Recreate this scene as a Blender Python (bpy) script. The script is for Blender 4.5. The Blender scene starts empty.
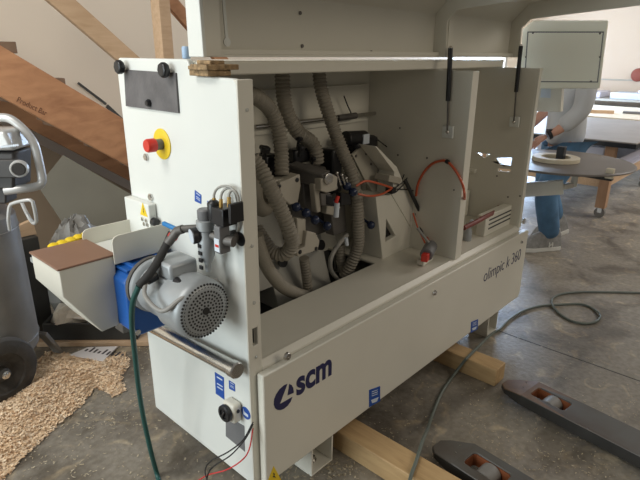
import bpy, bmesh, math, random
from mathutils import Vector as V, Matrix
from mathutils.geometry import tessellate_polygon
random.seed(7)
SC = bpy.context.scene
COL = SC.collection
PI = math.pi
# ------------------------------------------------------------------ camera
F, YAW, PIT, ROL, CH = 530.0, 0.7429, 0.3375, 0.0075, 1.5
def _axes():
    Rp = Matrix(((1,0,0),(0,math.cos(PIT),-math.sin(PIT)),(0,math.sin(PIT),math.cos(PIT))))
    Rr = Matrix(((math.cos(ROL),-math.sin(ROL),0),(math.sin(ROL),math.cos(ROL),0),(0,0,1)))
    R = Rr @ Rp
    xw = R @ V((math.sin(YAW),0,math.cos(YAW))); yw = R @ V((-math.cos(YAW),0,math.sin(YAW))); zw = R @ V((0,-1,0))
    return Matrix((xw,yw,zw))
AX = _axes()
CAM = V((0,0,CH))
def P(x, y, ax, c):
    """point of the world plane (axis ax = c) seen at a photo position"""
    r = AX @ V((x-320, y-240, F)); t = (c-CAM[ax])/r[ax]
    return CAM + r*t
cd = bpy.data.cameras.new('camera'); cam = bpy.data.objects.new('camera', cd); COL.objects.link(cam)
cd.sensor_width = 36; cd.lens = F/640*36; cd.clip_start = .02
m = Matrix.Identity(4)
for i in range(3):
    m[i][0] = AX[i][0]; m[i][1] = -AX[i][1]; m[i][2] = -AX[i][2]; m[i][3] = CAM[i]
cam.matrix_world = m
SC.camera = cam
# ------------------------------------------------------------------ materials
def nd(nt, t, **k):
    n = nt.nodes.new(t)
    for a, b in k.items():
        if a in n.inputs: n.inputs[a].default_value = b
        else: setattr(n, a, b)
    return n
def base(name):
    m = bpy.data.materials.new(name); m.use_nodes = True
    return m, m.node_tree, m.node_tree.nodes['Principled BSDF']
def c4(c): return (c[0],c[1],c[2],1)
def mat(name, col, rough=.5, metal=0, var=.12, scale=6, bump=0, bscale=60, emit=0, spec=.5, stretch=(1,1,1), trans=0):
    m, nt, b = base(name)
    tc = nd(nt,'ShaderNodeTexCoord'); mp = nd(nt,'ShaderNodeMapping'); mp.inputs['Scale'].default_value = stretch
    nt.links.new(tc.outputs['Object'], mp.inputs['Vector'])
    n = nd(nt,'ShaderNodeTexNoise'); n.inputs['Scale'].default_value = scale; n.inputs['Detail'].default_value = 6
    nt.links.new(mp.outputs['Vector'], n.inputs['Vector'])
    cr = nd(nt,'ShaderNodeValToRGB')
    cr.color_ramp.elements[0].position = .3; cr.color_ramp.elements[1].position = .7
    cr.color_ramp.elements[0].color = c4([x*(1-var) for x in col]); cr.color_ramp.elements[1].color = c4([min(1,x*(1+var*.6)) for x in col])
    nt.links.new(n.outputs['Fac'], cr.inputs['Fac']); nt.links.new(cr.outputs['Color'], b.inputs['Base Color'])
    b.inputs['Roughness'].default_value = rough; b.inputs['Metallic'].default_value = metal
    b.inputs['Specular IOR Level'].default_value = spec
    if trans: b.inputs['Transmission Weight'].default_value = trans
    if bump:
        n2 = nd(nt,'ShaderNodeTexNoise'); n2.inputs['Scale'].default_value = bscale; n2.inputs['Detail'].default_value = 4
        nt.links.new(mp.outputs['Vector'], n2.inputs['Vector'])
        bp = nd(nt,'ShaderNodeBump'); bp.inputs['Strength'].default_value = bump; bp.inputs['Distance'].default_value = .01
        nt.links.new(n2.outputs['Fac'], bp.inputs['Height']); nt.links.new(bp.outputs['Normal'], b.inputs['Normal'])
    if emit:
        b.inputs['Emission Color'].default_value = c4(col); b.inputs['Emission Strength'].default_value = emit
    return m
def wood(name, col, dark, axis=(1,8,8), scale=5, rough=.65):
    m, nt, b = base(name)
    tc = nd(nt,'ShaderNodeTexCoord'); mp = nd(nt,'ShaderNodeMapping'); mp.inputs['Scale'].default_value = axis
    nt.links.new(tc.outputs['Object'], mp.inputs['Vector'])
    n = nd(nt,'ShaderNodeTexNoise'); n.inputs['Scale'].default_value = scale; n.inputs['Detail'].default_value = 8; n.inputs['Distortion'].default_value = .8
    nt.links.new(mp.outputs['Vector'], n.inputs['Vector'])
    n2 = nd(nt,'ShaderNodeTexNoise'); n2.inputs['Scale'].default_value = 3; n2.inputs['Detail'].default_value = 5
    nt.links.new(tc.outputs['Object'], n2.inputs['Vector'])
    mx = nd(nt,'ShaderNodeMath', operation='ADD'); ms = nd(nt,'ShaderNodeMath', operation='MULTIPLY'); ms.inputs[1].default_value = .5
    nt.links.new(n.outputs['Fac'], mx.inputs[0]); nt.links.new(n2.outputs['Fac'], mx.inputs[1]); nt.links.new(mx.outputs[0], ms.inputs[0])
    cr = nd(nt,'ShaderNodeValToRGB'); e = cr.color_ramp.elements
    e[0].position = .34; e[0].color = c4(dark); e[1].position = .58; e[1].color = c4(col)
    nt.links.new(ms.outputs[0], cr.inputs['Fac']); nt.links.new(cr.outputs['Color'], b.inputs['Base Color'])
    b.inputs['Roughness'].default_value = rough
    return m
def concrete():
    m, nt, b = base('concrete')
    tc = nd(nt,'ShaderNodeTexCoord')
    def noise(s, d=8, dist=0):
        n = nd(nt,'ShaderNodeTexNoise'); n.inputs['Scale'].default_value = s; n.inputs['Detail'].default_value = d; n.inputs['Distortion'].default_value = dist
        nt.links.new(tc.outputs['Object'], n.inputs['Vector']); return n
    def ramp(n, p0, c0, p1, c1):
        r = nd(nt,'ShaderNodeValToRGB'); e = r.color_ramp.elements
        e[0].position = p0; e[0].color = c4(c0); e[1].position = p1; e[1].color = c4(c1)
        nt.links.new(n.outputs['Fac'], r.inputs['Fac']); return r
    def mul(a, c, f=1):
        x = nd(nt,'ShaderNodeMix', data_type='RGBA', blend_type='MULTIPLY'); x.inputs[0].default_value = f
        nt.links.new(a, x.inputs[6]); nt.links.new(c, x.inputs[7]); return x.outputs[2]
    a = ramp(noise(.9, 9), .35, (.225,.20,.163), .68, (.36,.325,.27))
    k = ramp(noise(3.6, 10, .8), .34, (.52,.50,.48), .55, (1,1,1))
    s = ramp(noise(38, 5), .36, (.74,.72,.69), .62, (1.0,1.0,1.0))
    sp = ramp(noise(7, 10, 1.5), .56, (1,1,1), .72, (1.75,1.62,1.38))
    o = mul(a.outputs[0], k.outputs[0]); o = mul(o, s.outputs[0], .8); o = mul(o, sp.outputs[0])
    nt.links.new(o, b.inputs['Base Color'])
    r = nd(nt,'ShaderNodeMapRange'); r.inputs[3].default_value = .33; r.inputs[4].default_value = .6
    nt.links.new(noise(1.6, 6).outputs['Fac'], r.inputs[0]); nt.links.new(r.outputs[0], b.inputs['Roughness'])
    bp = nd(nt,'ShaderNodeBump'); bp.inputs['Strength'].default_value = .25; bp.inputs['Distance'].default_value = .01
    nt.links.new(noise(45, 4).outputs['Fac'], bp.inputs['Height']); nt.links.new(bp.outputs['Normal'], b.inputs['Normal'])
    return m
def chipmat(name, cols, scale):
    m, nt, b = base(name)
    tc = nd(nt,'ShaderNodeTexCoord'); vo = nd(nt,'ShaderNodeTexVoronoi'); vo.inputs['Scale'].default_value = scale
    nt.links.new(tc.outputs['Object'], vo.inputs['Vector'])
    cr = nd(nt,'ShaderNodeValToRGB'); e = cr.color_ramp.elements
    e[0].color = c4(cols[0]); e[1].color = c4(cols[-1])
    for i, c in enumerate(cols[1:-1]):
        q = e.new((i+1)/(len(cols)-1)); q.color = c4(c)
    nt.links.new(vo.outputs['Color'], cr.inputs['Fac']); nt.links.new(cr.outputs['Color'], b.inputs['Base Color'])
    b.inputs['Roughness'].default_value = .8
    return m
M = {}
M['cream'] = mat('cream_enamel', (.70,.675,.59), .38, var=.035, scale=3)
M['creamroof'] = mat('cream_enamel_top', (.70,.675,.59), .22, var=.03, scale=3)
M['cabinet'] = mat('cabinet_enamel', (.90,.89,.76), .4, var=.02)
M['white'] = mat('white_and_lit_cream', (.71,.725,.69), .4, var=.03, scale=3)  # white parts, and cream panels with daylight put into their colour
M['shade_grey'] = mat('light_grey_enamel', (.46,.45,.41), .5, var=.05)
M['dark_plate'] = mat('dark_plate', (.055,.055,.052), .5, var=.2)
M['black'] = mat('black_plastic', (.012,.012,.014), .38, var=.2)
M['blackmatte'] = mat('black_rubber', (.022,.021,.02), .75, var=.3, scale=12)
M['navy'] = mat('navy_print', (.016,.018,.085), .45, var=.05)
M['blueprint'] = mat('blue_sticker', (.012,.075,.36), .4, var=.05)
M['paleprint'] = mat('pale_print', (.62,.68,.75), .5, var=.05)
M['yellow'] = mat('yellow_plastic', (.82,.58,.02), .4, var=.05)
M['red'] = mat('red_plastic', (.62,.035,.02), .35, var=.06)
M['orange'] = mat('orange_tube', (.56,.10,.035), .4, var=.1)
M['redwire'] = mat('red_wire', (.55,.03,.03), .45)
M['steel'] = mat('brushed_steel', (.62,.60,.57), .25, 1, var=.12, scale=20, stretch=(20,1,20))
M['chrome'] = mat('chrome', (.78,.78,.78), .14, 1, var=.03)
M['alu'] = mat('cast_aluminium', (.37,.39,.40), .45, .35, var=.1, scale=15)
M['alud'] = mat('dark_cast_metal', (.14,.13,.12), .5, .35, var=.25, scale=12)
M['greyp'] = mat('grey_plastic', (.16,.16,.165), .45, var=.08)
M['tape'] = mat('grey_mesh_cover', (.12,.113,.115), .55, var=.25, scale=14, bump=.3, bscale=30)
M['hose'] = mat('grey_ribbed_hose', (.27,.245,.20), .6, var=.15, scale=8)
M['hosel'] = mat('clear_grey_hose', (.34,.33,.30), .4, var=.1, scale=8)
M['bayblue'] = mat('bluish_grey_metal', (.17,.22,.28), .45, .2)
M['blue'] = mat('blue_paint', (.012,.105,.40), .38, var=.06)
M['brown'] = mat('brown_board', (.24,.13,.085), .38, var=.12, scale=8)
M['cork'] = mat('particle_board', (.33,.22,.115), .85, var=.45, scale=60, bump=.7, bscale=70)
M['tan'] = mat('tan_cast_bracket', (.42,.385,.32), .5, var=.08)
M['lever'] = mat('blue_lever', (.02,.22,.55), .4)
M['tan2'] = mat('greyish_cream_cast', (.44,.41,.34), .5, var=.06)
M['knobblue'] = mat('dark_blue_knob', (.012,.022,.06), .25, var=.1)
M['greenhose'] = mat('green_rubber_hose', (.012,.075,.065), .45, var=.1)
M['cable'] = mat('grey_green_cable', (.115,.135,.115), .5, var=.15)
M['greywire'] = mat('grey_wire', (.30,.29,.27), .5, var=.1)
M['brass'] = mat('brass', (.55,.36,.12), .35, .9, var=.1)
M['lumber'] = wood('lumber', (.56,.39,.25), (.44,.29,.17), (1.2,9,9), 4)
M['blockwood'] = wood('block_wood', (.50,.335,.165), (.36,.225,.10), (9,1.2,9), 5)
M['stringer'] = wood('stringer_wood', (.52,.265,.135), (.32,.145,.07), (1.6,8,5), 3.2)
M['treadwood'] = wood('tread_wood', (.22,.135,.085), (.10,.06,.038), (2,4,4), 3)
M['plywood'] = wood('pale_plywood', (.78,.68,.52), (.70,.58,.42), (1,6,6), 3, .5)
M['tablewood'] = wood('bench_leg_wood', (.44,.27,.165), (.34,.20,.115), (6,6,1), 3)
M['greytop'] = mat('grey_table_top', (.30,.275,.25), .5, var=.1)
M['sheet'] = mat('lilac_white_sheet', (.62,.62,.72), .5, var=.05)
M['drywall'] = mat('beige_wall', (.80,.715,.60), .8, var=.03, scale=1.5, bump=.05)
M['wallfar'] = mat('pinkish_wall', (.68,.585,.49), .8, var=.03, scale=1.5)
M['shadebrown'] = mat('stair_shade_brown', (.25,.185,.125), .7, var=.1, scale=3)  # brown of the shaded wall under the stair, put into the colour
M['greyboard'] = mat('grey_board', (.16,.148,.115), .7, var=.12, scale=3)
M['bag'] = mat('grey_plastic_bag', (.26,.25,.23), .42, var=.25, scale=10, bump=.6, bscale=9)
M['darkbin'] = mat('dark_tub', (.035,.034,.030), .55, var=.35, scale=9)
M['paper'] = mat('crumpled_paper', (.78,.69,.56), .8, var=.15, scale=20, bump=.5, bscale=22)
M['mag'] = mat('printed_paper', (.70,.67,.66), .5, var=.05)
M['print'] = mat('dark_print', (.06,.05,.05), .6)
M['stamp'] = mat('faded_stamp', (.17,.075,.04), .7)
M['tank'] = mat('tank_grey', (.225,.21,.19), .42, 0, var=.25, scale=5)
M['pump'] = mat('pump_dark', (.05,.047,.045), .5, .2, var=.25)
M['silver'] = mat('silver_shroud', (.55,.55,.54), .38, .35, var=.1)
M['tyre'] = mat('tyre_rubber', (.065,.058,.050), .8, var=.4, scale=18, bump=.2)
M['fork'] = wood('worn_fork_steel', (.092,.088,.080), (.065,.046,.032), (1,1,1), 5, .42)
M['tiprust'] = mat('brown_rusted_steel', (.165,.10,.062), .6, .1, var=.35, scale=14)
M['forkside'] = mat('dark_fork_side', (.032,.030,.027), .5, .2, var=.3, scale=10)
M['rust'] = mat('orange_rusty_paint', (.20,.06,.02), .6, var=.4, scale=14)
M['rollergrey'] = mat('grey_roller', (.20,.19,.175), .55, var=.15)
M['jeans'] = mat('denim', (.075,.165,.285), .8, var=.4, scale=7, bump=.25, bscale=14)
M['shirt'] = mat('grey_shirt', (.46,.47,.48), .85, var=.08, scale=6, bump=.2, bscale=8)
M['skin'] = mat('skin', (.50,.27,.19), .5, var=.08)
M['hair'] = mat('hair', (.03,.02,.015), .7, var=.3)
M['sole'] = mat('white_sole', (.68,.67,.63), .6, var=.06)
M['shoe'] = mat('grey_shoe', (.29,.285,.275), .75, var=.25, scale=30)
M['disc'] = mat('grey_brown_disc', (.155,.135,.12), .42, var=.08)
M['band'] = mat('pale_edge_band', (.66,.58,.44), .5, var=.05)
M['chip'] = chipmat('wood_chips', [(.58,.38,.22),(.74,.53,.33),(.82,.63,.43),(.86,.72,.54)], 90)
M['chippale'] = chipmat('pale_chips', [(.33,.27,.18),(.43,.36,.25),(.60,.53,.40)], 90)
M['lightblue'] = mat('pale_blue_plastic', (.34,.48,.66), .4, var=.08)
M['daylight'] = mat('daylight_pane', (.80,.89,1.0), .5, var=0, emit=7)
# ------------------------------------------------------------------ mesh helper
def rotm(a, ax): return Matrix.Rotation(a, 3, ax)
class MB:
    def __init__(s): s.bm = bmesh.new()
    def box(s, x0, x1, y0, y1, z0, z1):
        v = [s.bm.verts.new((x,y,z)) for x in (x0,x1) for y in (y0,y1) for z in (z0,z1)]
        for f in ((0,1,3,2),(4,6,7,5),(0,4,5,1),(2,3,7,6),(0,2,6,4),(1,5,7,3)): s.bm.faces.new([v[i] for i in f])
        return s
    def obox(s, c, size, R):
        n0 = len(s.bm.verts); h = V(size)/2
        v = [s.bm.verts.new(V(c)+R@V((x*h.x,y*h.y,z*h.z))) for x in (-1,1) for y in (-1,1) for z in (-1,1)]
        for f in ((0,1,3,2),(4,6,7,5),(0,4,5,1),(2,3,7,6),(0,2,6,4),(1,5,7,3)): s.bm.faces.new([v[i] for i in f])
        return s
    def bar(s, p, q, w, h, up=(0,0,1)):
        p, q = V(p), V(q); d = (q-p).normalized(); a = V(up).cross(d)
        if a.length < 1e-4: a = V((1,0,0)).cross(d)
        a.normalize(); b = d.cross(a)
        R = Matrix((d,a,b)).transposed()
        return s.obox((p+q)/2, ((q-p).length, w, h), R)
    def prism(s, pts, vec, holes=()):
        vec = V(vec); loops = [[V(p) for p in pts]]+[[V(p) for p in h] for h in holes]
        flat = [p for l in loops for p in l]
        tris = tessellate_polygon(loops)
        a = [s.bm.verts.new(p) for p in flat]; b = [s.bm.verts.new(p+vec) for p in flat]
        if not holes:
            s.bm.faces.new(a); s.bm.faces.new(b[::-1])
        else:
            for t in tris:
                try: s.bm.faces.new([a[i] for i in t]); s.bm.faces.new([b[i] for i in t[::-1]])
                except ValueError: pass
        o = 0
        for l in loops:
            n = len(l)
            for i in range(n):
                j = (i+1) % n
                s.bm.faces.new((a[o+i], a[o+j], b[o+j], b[o+i]))
            o += n
        return s
    def loft(s, a, c):
        a = [s.bm.verts.new(p) for p in a]; c = [s.bm.verts.new(p) for p in c]; n = len(a)
        s.bm.faces.new(a); s.bm.faces.new(c[::-1])
        for i in range(n): s.bm.faces.new((a[i], a[(i+1)%n], c[(i+1)%n], c[i]))
        return s
    def _frame(s, d):
        d = V(d).normalized(); a = V((0,0,1)).cross(d)
        if a.length < 1e-3: a = V((1,0,0))
        a.normalize(); return a, d.cross(a)
    def lathe(s, p, d, prof, n=28, capped=True):
        """prof: (radius, distance along d)"""
        p, d = V(p), V(d).normalized(); a, b = s._frame(d); rings = []
        for r, t in prof:
            if r < 1e-6: rings.append([s.bm.verts.new(p+d*t)])
            else: rings.append([s.bm.verts.new(p+d*t+(a*math.cos(2*PI*i/n)+b*math.sin(2*PI*i/n))*r) for i in range(n)])
        for r0, r1 in zip(rings, rings[1:]):
            for i in range(n):
                j = (i+1) % n
                q = [r0[i % len(r0)], r0[j % len(r0)], r1[j % len(r1)], r1[i % len(r1)]]
                q = list(dict.fromkeys(q))
                if len(q) > 2: s.bm.faces.new(q)
        if capped:
            for r in (rings[0], rings[-1]):
                if len(r) > 2: s.bm.faces.new(r)
        return s
    def cyl(s, p, q, r, r2=None, n=24):
        p, q = V(p), V(q); return s.lathe(p, q-p, [(r,0),(r if r2 is None else r2,(q-p).length)], n)
    def torus(s, c, d, R, r, n=36, k=12, a0=0):
        c, d = V(c), V(d).normalized(); a, b = s._frame(d); rings = []
        for i in range(n):
            t = 2*PI*i/n; e = a*math.cos(t)+b*math.sin(t)
            rings.append([s.bm.verts.new(c+e*(R+r*math.cos(2*PI*j/k))+d*r*math.sin(2*PI*j/k)) for j in range(k)])
        for i in range(n):
            for j in range(k):
                s.bm.faces.new((rings[i][j], rings[(i+1)%n][j], rings[(i+1)%n][(j+1)%k], rings[i][(j+1)%k]))
        return s
    def sphere(s, c, r, sc=(1,1,1), u=16, v=10):
        mtx = Matrix.Translation(V(c)) @ Matrix.Diagonal((sc[0],sc[1],sc[2],1))
        bmesh.ops.create_uvsphere(s.bm, u_segments=u, v_segments=v, radius=r, matrix=mtx); return s
    def tube(s, pts, r, n=10, rib=0, pitch=.012, closed=False, step=.012):
        path = spline(pts, step if not rib else pitch/4, closed)
        rings = []; prev = None; L = 0
        for i, p in enumerate(path):
            q = path[min(i+1,len(path)-1)]-path[max(i-1,0)]
            if closed: q = path[(i+1)%len(path)]-path[i-1]
            q.normalize()
            if prev is None: a, b = s._frame(q)
            else:
                a = prev-q*prev.dot(q); a.normalize(); b = q.cross(a)
            prev = a
            if i: L += (p-path[i-1]).length
            rr = r*(1+rib*math.sin(2*PI*L/pitch)) if rib else r
            rings.append([s.bm.verts.new(p+(a*math.cos(2*PI*k/n)+b*math.sin(2*PI*k/n))*rr) for k in range(n)])
        for r0, r1 in zip(rings, rings[1:]+([rings[0]] if closed else [])):
            for k in range(n): s.bm.faces.new((r0[k], r0[(k+1)%n], r1[(k+1)%n], r1[k]))
        if not closed: s.bm.faces.new(rings[0]); s.bm.faces.new(rings[-1])
        return s
    def build(s, name, material, parent=None, bevel=0, ang=35, seg=2):
        bmesh.ops.recalc_face_normals(s.bm, faces=s.bm.faces)
        me = bpy.data.meshes.new(name); s.bm.to_mesh(me); s.bm.free()
        return link(name, me, material, parent, bevel, ang, seg)
def spline(pts, step, closed=False):
    pts = [V(p) for p in pts]; n = len(pts); out = []
    for i in range(n if closed else n-1):
        p0 = pts[i-1] if (i or closed) else pts[0]*2-pts[1]
        p1 = pts[i]; p2 = pts[(i+1)%n]
        p3 = pts[(i+2)%n] if (i+2 < n or closed) else p2*2-p1
        k = max(2, int((p2-p1).length/step))
        for j in range(k):
            t = j/k
            out.append(.5*((2*p1)+(p2-p0)*t+(2*p0-5*p1+4*p2-p3)*t*t+(3*p1-p0-3*p2+p3)*t**3))
    if not closed: out.append(pts[-1])
    return out
def wloc(o):
    l = V((0,0,0))
    while o is not None: l += o.location; o = o.parent
    return l
def link(name, me, material, parent=None, bevel=0, ang=35, seg=2):
    o = bpy.data.objects.new(name, me); COL.objects.link(o)
    if material: me.materials.append(M[material])
    if len(me.polygons):
        me.polygons.foreach_set('use_smooth', [True]*len(me.polygons)); me.set_sharp_from_angle(angle=math.radians(ang))
    if parent is not None:
        me.transform(Matrix.Translation(-wloc(parent))); o.parent = parent
    if bevel:
        b = o.modifiers.new('bevel','BEVEL'); b.width = bevel; b.segments = seg; b.limit_method = 'ANGLE'; b.angle_limit = math.radians(40)
    return o
def tag(o, label, cat, group=None, kind=None):
    o['label'] = label; o['category'] = cat
    if group: o['group'] = group
    if kind: o['kind'] = kind
    return o
def thing(name, label, cat, loc, group=None):
    o = bpy.data.objects.new(name, None); COL.objects.link(o); o.location = loc; o.empty_display_size = .1
    return tag(o, label, cat, group)
def rebase(o, loc):
    """move a single-mesh thing's origin to its base"""
    o.data.transform(Matrix.Translation(-V(loc))); o.location = loc; return o
def struct(o): o['kind'] = 'structure'; return o
def text(s, size, pos, xd, up, material, name, parent, ext=.0006, offset=0, shear=0, sx=1):
    cu = bpy.data.curves.new('t','FONT'); cu.body = s; cu.size = size; cu.extrude = ext; cu.offset = offset; cu.shear = shear
    ob = bpy.data.objects.new('t', cu); COL.objects.link(ob)
    dg = bpy.context.evaluated_depsgraph_get(); me = bpy.data.meshes.new_from_object(ob.evaluated_get(dg))
    bpy.data.objects.remove(ob); bpy.data.curves.remove(cu)
    me.name = name
    xd, up = V(xd).normalized(), V(up).normalized(); nn = xd.cross(up)
    mt = Matrix((xd*sx, up, nn)).transposed().to_4x4(); mt.translation = V(pos)
    me.transform(mt)
    return link(name, me, material, parent)
def skin(name, joints, edges, material, parent=None, sub=2):
    """joints: list of (pos, radius or (rx,ry)); first is root"""
    me = bpy.data.meshes.new(name); me.from_pydata([V(j[0]) for j in joints], edges, [])
    ob = bpy.data.objects.new(name, me); COL.objects.link(ob)
    md = ob.modifiers.new('s','SKIN'); md.use_smooth_shade = True
    sv = me.skin_vertices[0].data
    for i, j in enumerate(joints):
        sv[i].radius = (j[1],j[1]) if not isinstance(j[1], tuple) else j[1]; sv[i].use_root = (i == 0)
    sb = ob.modifiers.new('u','SUBSURF'); sb.levels = sub; sb.render_levels = sub
    dg = bpy.context.evaluated_depsgraph_get(); me2 = bpy.data.meshes.new_from_object(ob.evaluated_get(dg))
    bpy.data.objects.remove(ob); me2.name = name
    me2.materials.clear()
    return link(name, me2, material, parent, ang=180)
# ------------------------------------------------------------------ setting
b = MB(); b.box(-6, 12.2, -5, 4.5, -.1, 0); o = struct(b.build('floor', None)); o.data.materials.append(concrete())
WY, WX = 4.4, 10.6
DX0, DX1, DH = 7.75, 9.75, 2.5
b = MB(); b.box(-2.5, DX0, WY, WY+.12, 0, 3.4).box(DX1, WX+.1, WY, WY+.12, 0, 3.4).box(DX0, DX1, WY, WY+.12, DH, 3.4)
struct(b.build('wall_back', 'drywall'))
b = MB(); b.box(WX, WX+.12, -4, WY, 0, 3.4); struct(b.build('wall_right', 'wallfar'))
b = MB(); b.box(WX-.015, WX, -4, WY, 1.10, 1.125); struct(b.build('trim_1', 'shade_grey'))
b = MB()
for x in (DX0, DX1-.08): b.box(x, x+.08, WY-.02, WY+.12, 0, DH)
b.box(DX0, DX1, WY-.02, WY+.12, DH-.08, DH); fr = struct(b.build('window_1', 'shade_grey'))
b = MB(); b.box(DX0+.08, DX1-.08, WY+.05, WY+.07, .0, DH-.08); b.build('pane', 'daylight', fr)
# floor joint (saw cut), a shallow dark groove
b = MB(); b.box(2.697, 2.703, -3, 1.6, 0, .0012); struct(b.build('trim_2', 'dark_plate'))
# nail strip on the wall above the stair
b = MB(); b.bar(P(78,83,1,WY-.008), P(106,104,1,WY-.008), .012, .018).bar(P(107,106,1,WY-.008), P(122,120,1,WY-.008), .014, .03); struct(b.build('trim_3', 'dark_plate'))
# ------------------------------------------------------------------ EDGE BANDER
X0, X1, YF, YB, ZB, ZT = .889, 2.885, 1.109, 1.725, .13, 1.484
mc = thing('edge_bander', 'long cream edge banding machine with its hood raised, in the middle of the shop floor', 'machine', (X0, YF, 0))
yz = lambda x, pts: [(x, y, z) for y, z in pts]
xz = lambda y, pts: [(x, y, z) for x, z in pts]
# end panel with flange
def arc(cx, cy, r, a0, a1, n=6): return [(cx+r*math.cos(a0+(a1-a0)*i/n), cy+r*math.sin(a0+(a1-a0)*i/n)) for i in range(n+1)]
b = MB()
prof = [(YF,ZB),(YF,1.425)]+[(YF+.014,1.439),(1.295,1.441),(1.312,1.458)]+[(1.318,ZT-.008),(1.326,ZT),(YB-.02,ZT),(YB,ZT-.02),(YB,ZB)]
b.prism(yz(X0, prof), (.02,0,0))
ep = b.build('end_panel', 'white', mc, .004)  # paler than the cream flange: daylight put into the enamel colour
b = MB(); b.prism(xz(YF-.0015, [(X0+.0006,ZB+.0),(X0+.053,ZB),(X0+.053,1.437),(X0+.0006,1.437)]), (0,.018,0), holes=[xz(YF, [(X0+.02,.655),(X0+.04,.655),(X0+.04,.715),(X0+.02,.715)])])
fp = b.build('front_flange', 'cream', mc, .002)
b = MB(); b.box(X0+.02, X0+.04, YF+.018, YF+.022, .64, .73); b.build('slot_plate', 'dark_plate', fp)
for z in (1.36, .98, .80, .615):
    b = MB(); b.lathe((X0+.03,YF-.001,z), (0,-1,0), [(.0055,0),(.0055,.002),(.003,.0035),(0,.0035)], 12); b.build('screw', 'shade_grey', fp)
# shell
b = MB(); b.box(X0+.02, X1, 1.655, 1.67, ZB, 1.47); b.build('back_panel', 'cream', mc)
b = MB(); b.box(X0+.02, X1, 1.315, YB, 1.468, 1.4785); b.build('top_panel', 'creamroof', mc)
b = MB(); b.box(X0+.022, 2.82, 1.285, 1.35, 1.440, 1.479); b.build('top_beam', 'creamroof', mc, .005)
b = MB(); b.box(X0+.02, X1, 1.13, 1.66, ZB, ZB+.012); b.build('bottom_plate', 'dark_plate', mc)
# deck, with the hole where the hoses drop through
b = MB(); b.prism([(x,y,.573) for x,y in ((X0+.02,1.122),(X1,1.122),(X1,1.655),(1.86,1.655),(1.86,1.36),(X0+.02,1.36))], (0,0,.012))
dk = b.build('deck', 'cream', mc, .004)
b = MB(); b.prism(yz(X0+.053, [(1.106,.552),(1.106,.566),(1.122,.585),(1.13,.585),(1.13,.552)]), (X1-X0-.053,0,0)); b.build('deck_lip', 'cream', mc, .002)
b = MB(); b.box(X0+.02, 1.9, 1.355, 1.366, .25, .575); b.build('inner_skirt', 'shade_grey', mc)
b = MB(); b.box(X0+.02, 1.9, 1.366, 1.655, .44, .45); b.build('inner_floor', 'dark_plate', mc)
b = MB(); b.box(X0+.02, 1.9, 1.648, 1.655, .45, .575); b.build('inner_back', 'dark_plate', mc)
# curved inner chute plate with dark oval holes
b = MB(); pts = [(1.655,.95),(1.62,.95)]+[(1.655-.035-.10*(t**2),.95-.49*t) for t in (.2,.4,.6,.8)]+[(1.655,.558)]
b.prism(yz(X0+.03, pts), (1.40-X0-.03,0,0)); b.prism(yz(1.40, pts[:-1]+[(1.655-.035-.10,.452),(1.655,.452)]), (.34,0,0)); ch = b.build('chute_plate', 'shade_grey', mc)
for px,py in ((285,263),(323,246)):
    c = P(px,py,1,1.535); b = MB(); b.lathe(c+V((0,.02,0)), (0,-1,.25), [(.024,0),(.024,.012)], 20); b.build('oval_hole', 'black', ch)
# uprights
XI = 2.152
b = MB(); b.prism([(XI,YF,.585),(XI+.055,YF,.585),(XI+.055,YF+.012,.585),(XI+.012,YF+.012,.585),(XI+.012,1.655,.585),(XI,1.655,.585)], (0,0,.852))
up = b.build('inner_upright', 'cream', mc, .002)
for px,py,r in ((400,128,.004),(427,158,.005),(398,155,.005),(454,190,.004)):
    c = P(px,py,0,XI-.001); b = MB(); b.lathe(c, (-1,0,0), [(r,0),(r,.002),(0,.003)], 10); b.build('rivet', 'alud', up)
b = MB()
holes = [[P(x,y,0,X1-.012) for x,y in h] for h in (((476,152.5),(491,154.5),(484,158)), ((496,158),(512,157.5),(510.8,165.5),(500,164.5)), ((498,168.3),(510.5,169.3),(510.3,172),(498,171.2)))]
b.prism(yz(X1-.012, [(YF+.012,.575),(YF+.012,1.439),(1.655,1.439),(1.655,.575)]), (.012,0,0), holes=holes)
b.box(X1-.012, X1+.022, YF, YF+.012, .575, 1.439)
ou = b.build('outer_upright', 'cream', mc, .002)
for px,py in ((508,197),(520,196),(497,176)):
    c = P(px,py,0,X1-.013); b = MB(); b.lathe(c, (-1,0,0), [(.005,0),(.005,.002),(0,.003)], 10); b.build('rivet', 'alud', ou)
b = MB(); b.box(X1-.012, X1+.0, 1.13, 1.70, ZB, .575).box(X1, X1+.05, 1.125, 1.2, .5, .56); b.build('far_end_panel', 'cream', mc)
c = P(523,221,1,YF); b = MB(); b.cyl(c+V((0,.0,0)), c+V((0,-.012,0)), .016); b.cyl(c+V((.0,-.0,-.01)), c+V((.03,.0,-.01)), .008); b.build('hinge_pin', 'steel', mc)
# front cover
FC = 1.075
b = MB(); b.prism(xz(FC, [(.915,.137),(2.925,.137),(2.945,.157),(2.945,.548),(2.935,.558),(.915,.560)]), (0,.03,0))
fc = b.build('front_cover', 'cream', mc, .005)
S = FC-.0002
def fpoly(px, name, material, parent, t=.0012, pl=None):
    pl = FC if pl is None else pl
    b = MB(); b.prism([P(x,y,1,pl) for x,y in px], (0,-t,0)); return b.build(name, material, parent)
Q = lambda l: [(265+x/8, 355+y/8) for x, y in l]
lg = fpoly(Q([(178,230),(150,243),(115,275),(88,315),(72,355),(70,395),(80,425),(98,438),(122,440),(150,430),(180,405),(205,370),(218,335),(118,392)]), 'logo_crescent', 'navy', fc)
fpoly(Q([(194,231),(212,240),(225,262),(229,292),(226,303),(180,322)]), 'logo_fin', 'navy', fc)
text('scm', .134, (1.058, FC-.0006, .417), (1,0,0), (0,0,1), 'navy', 'brand_letters', fc, .0006, .0042, 0, .85)
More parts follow.
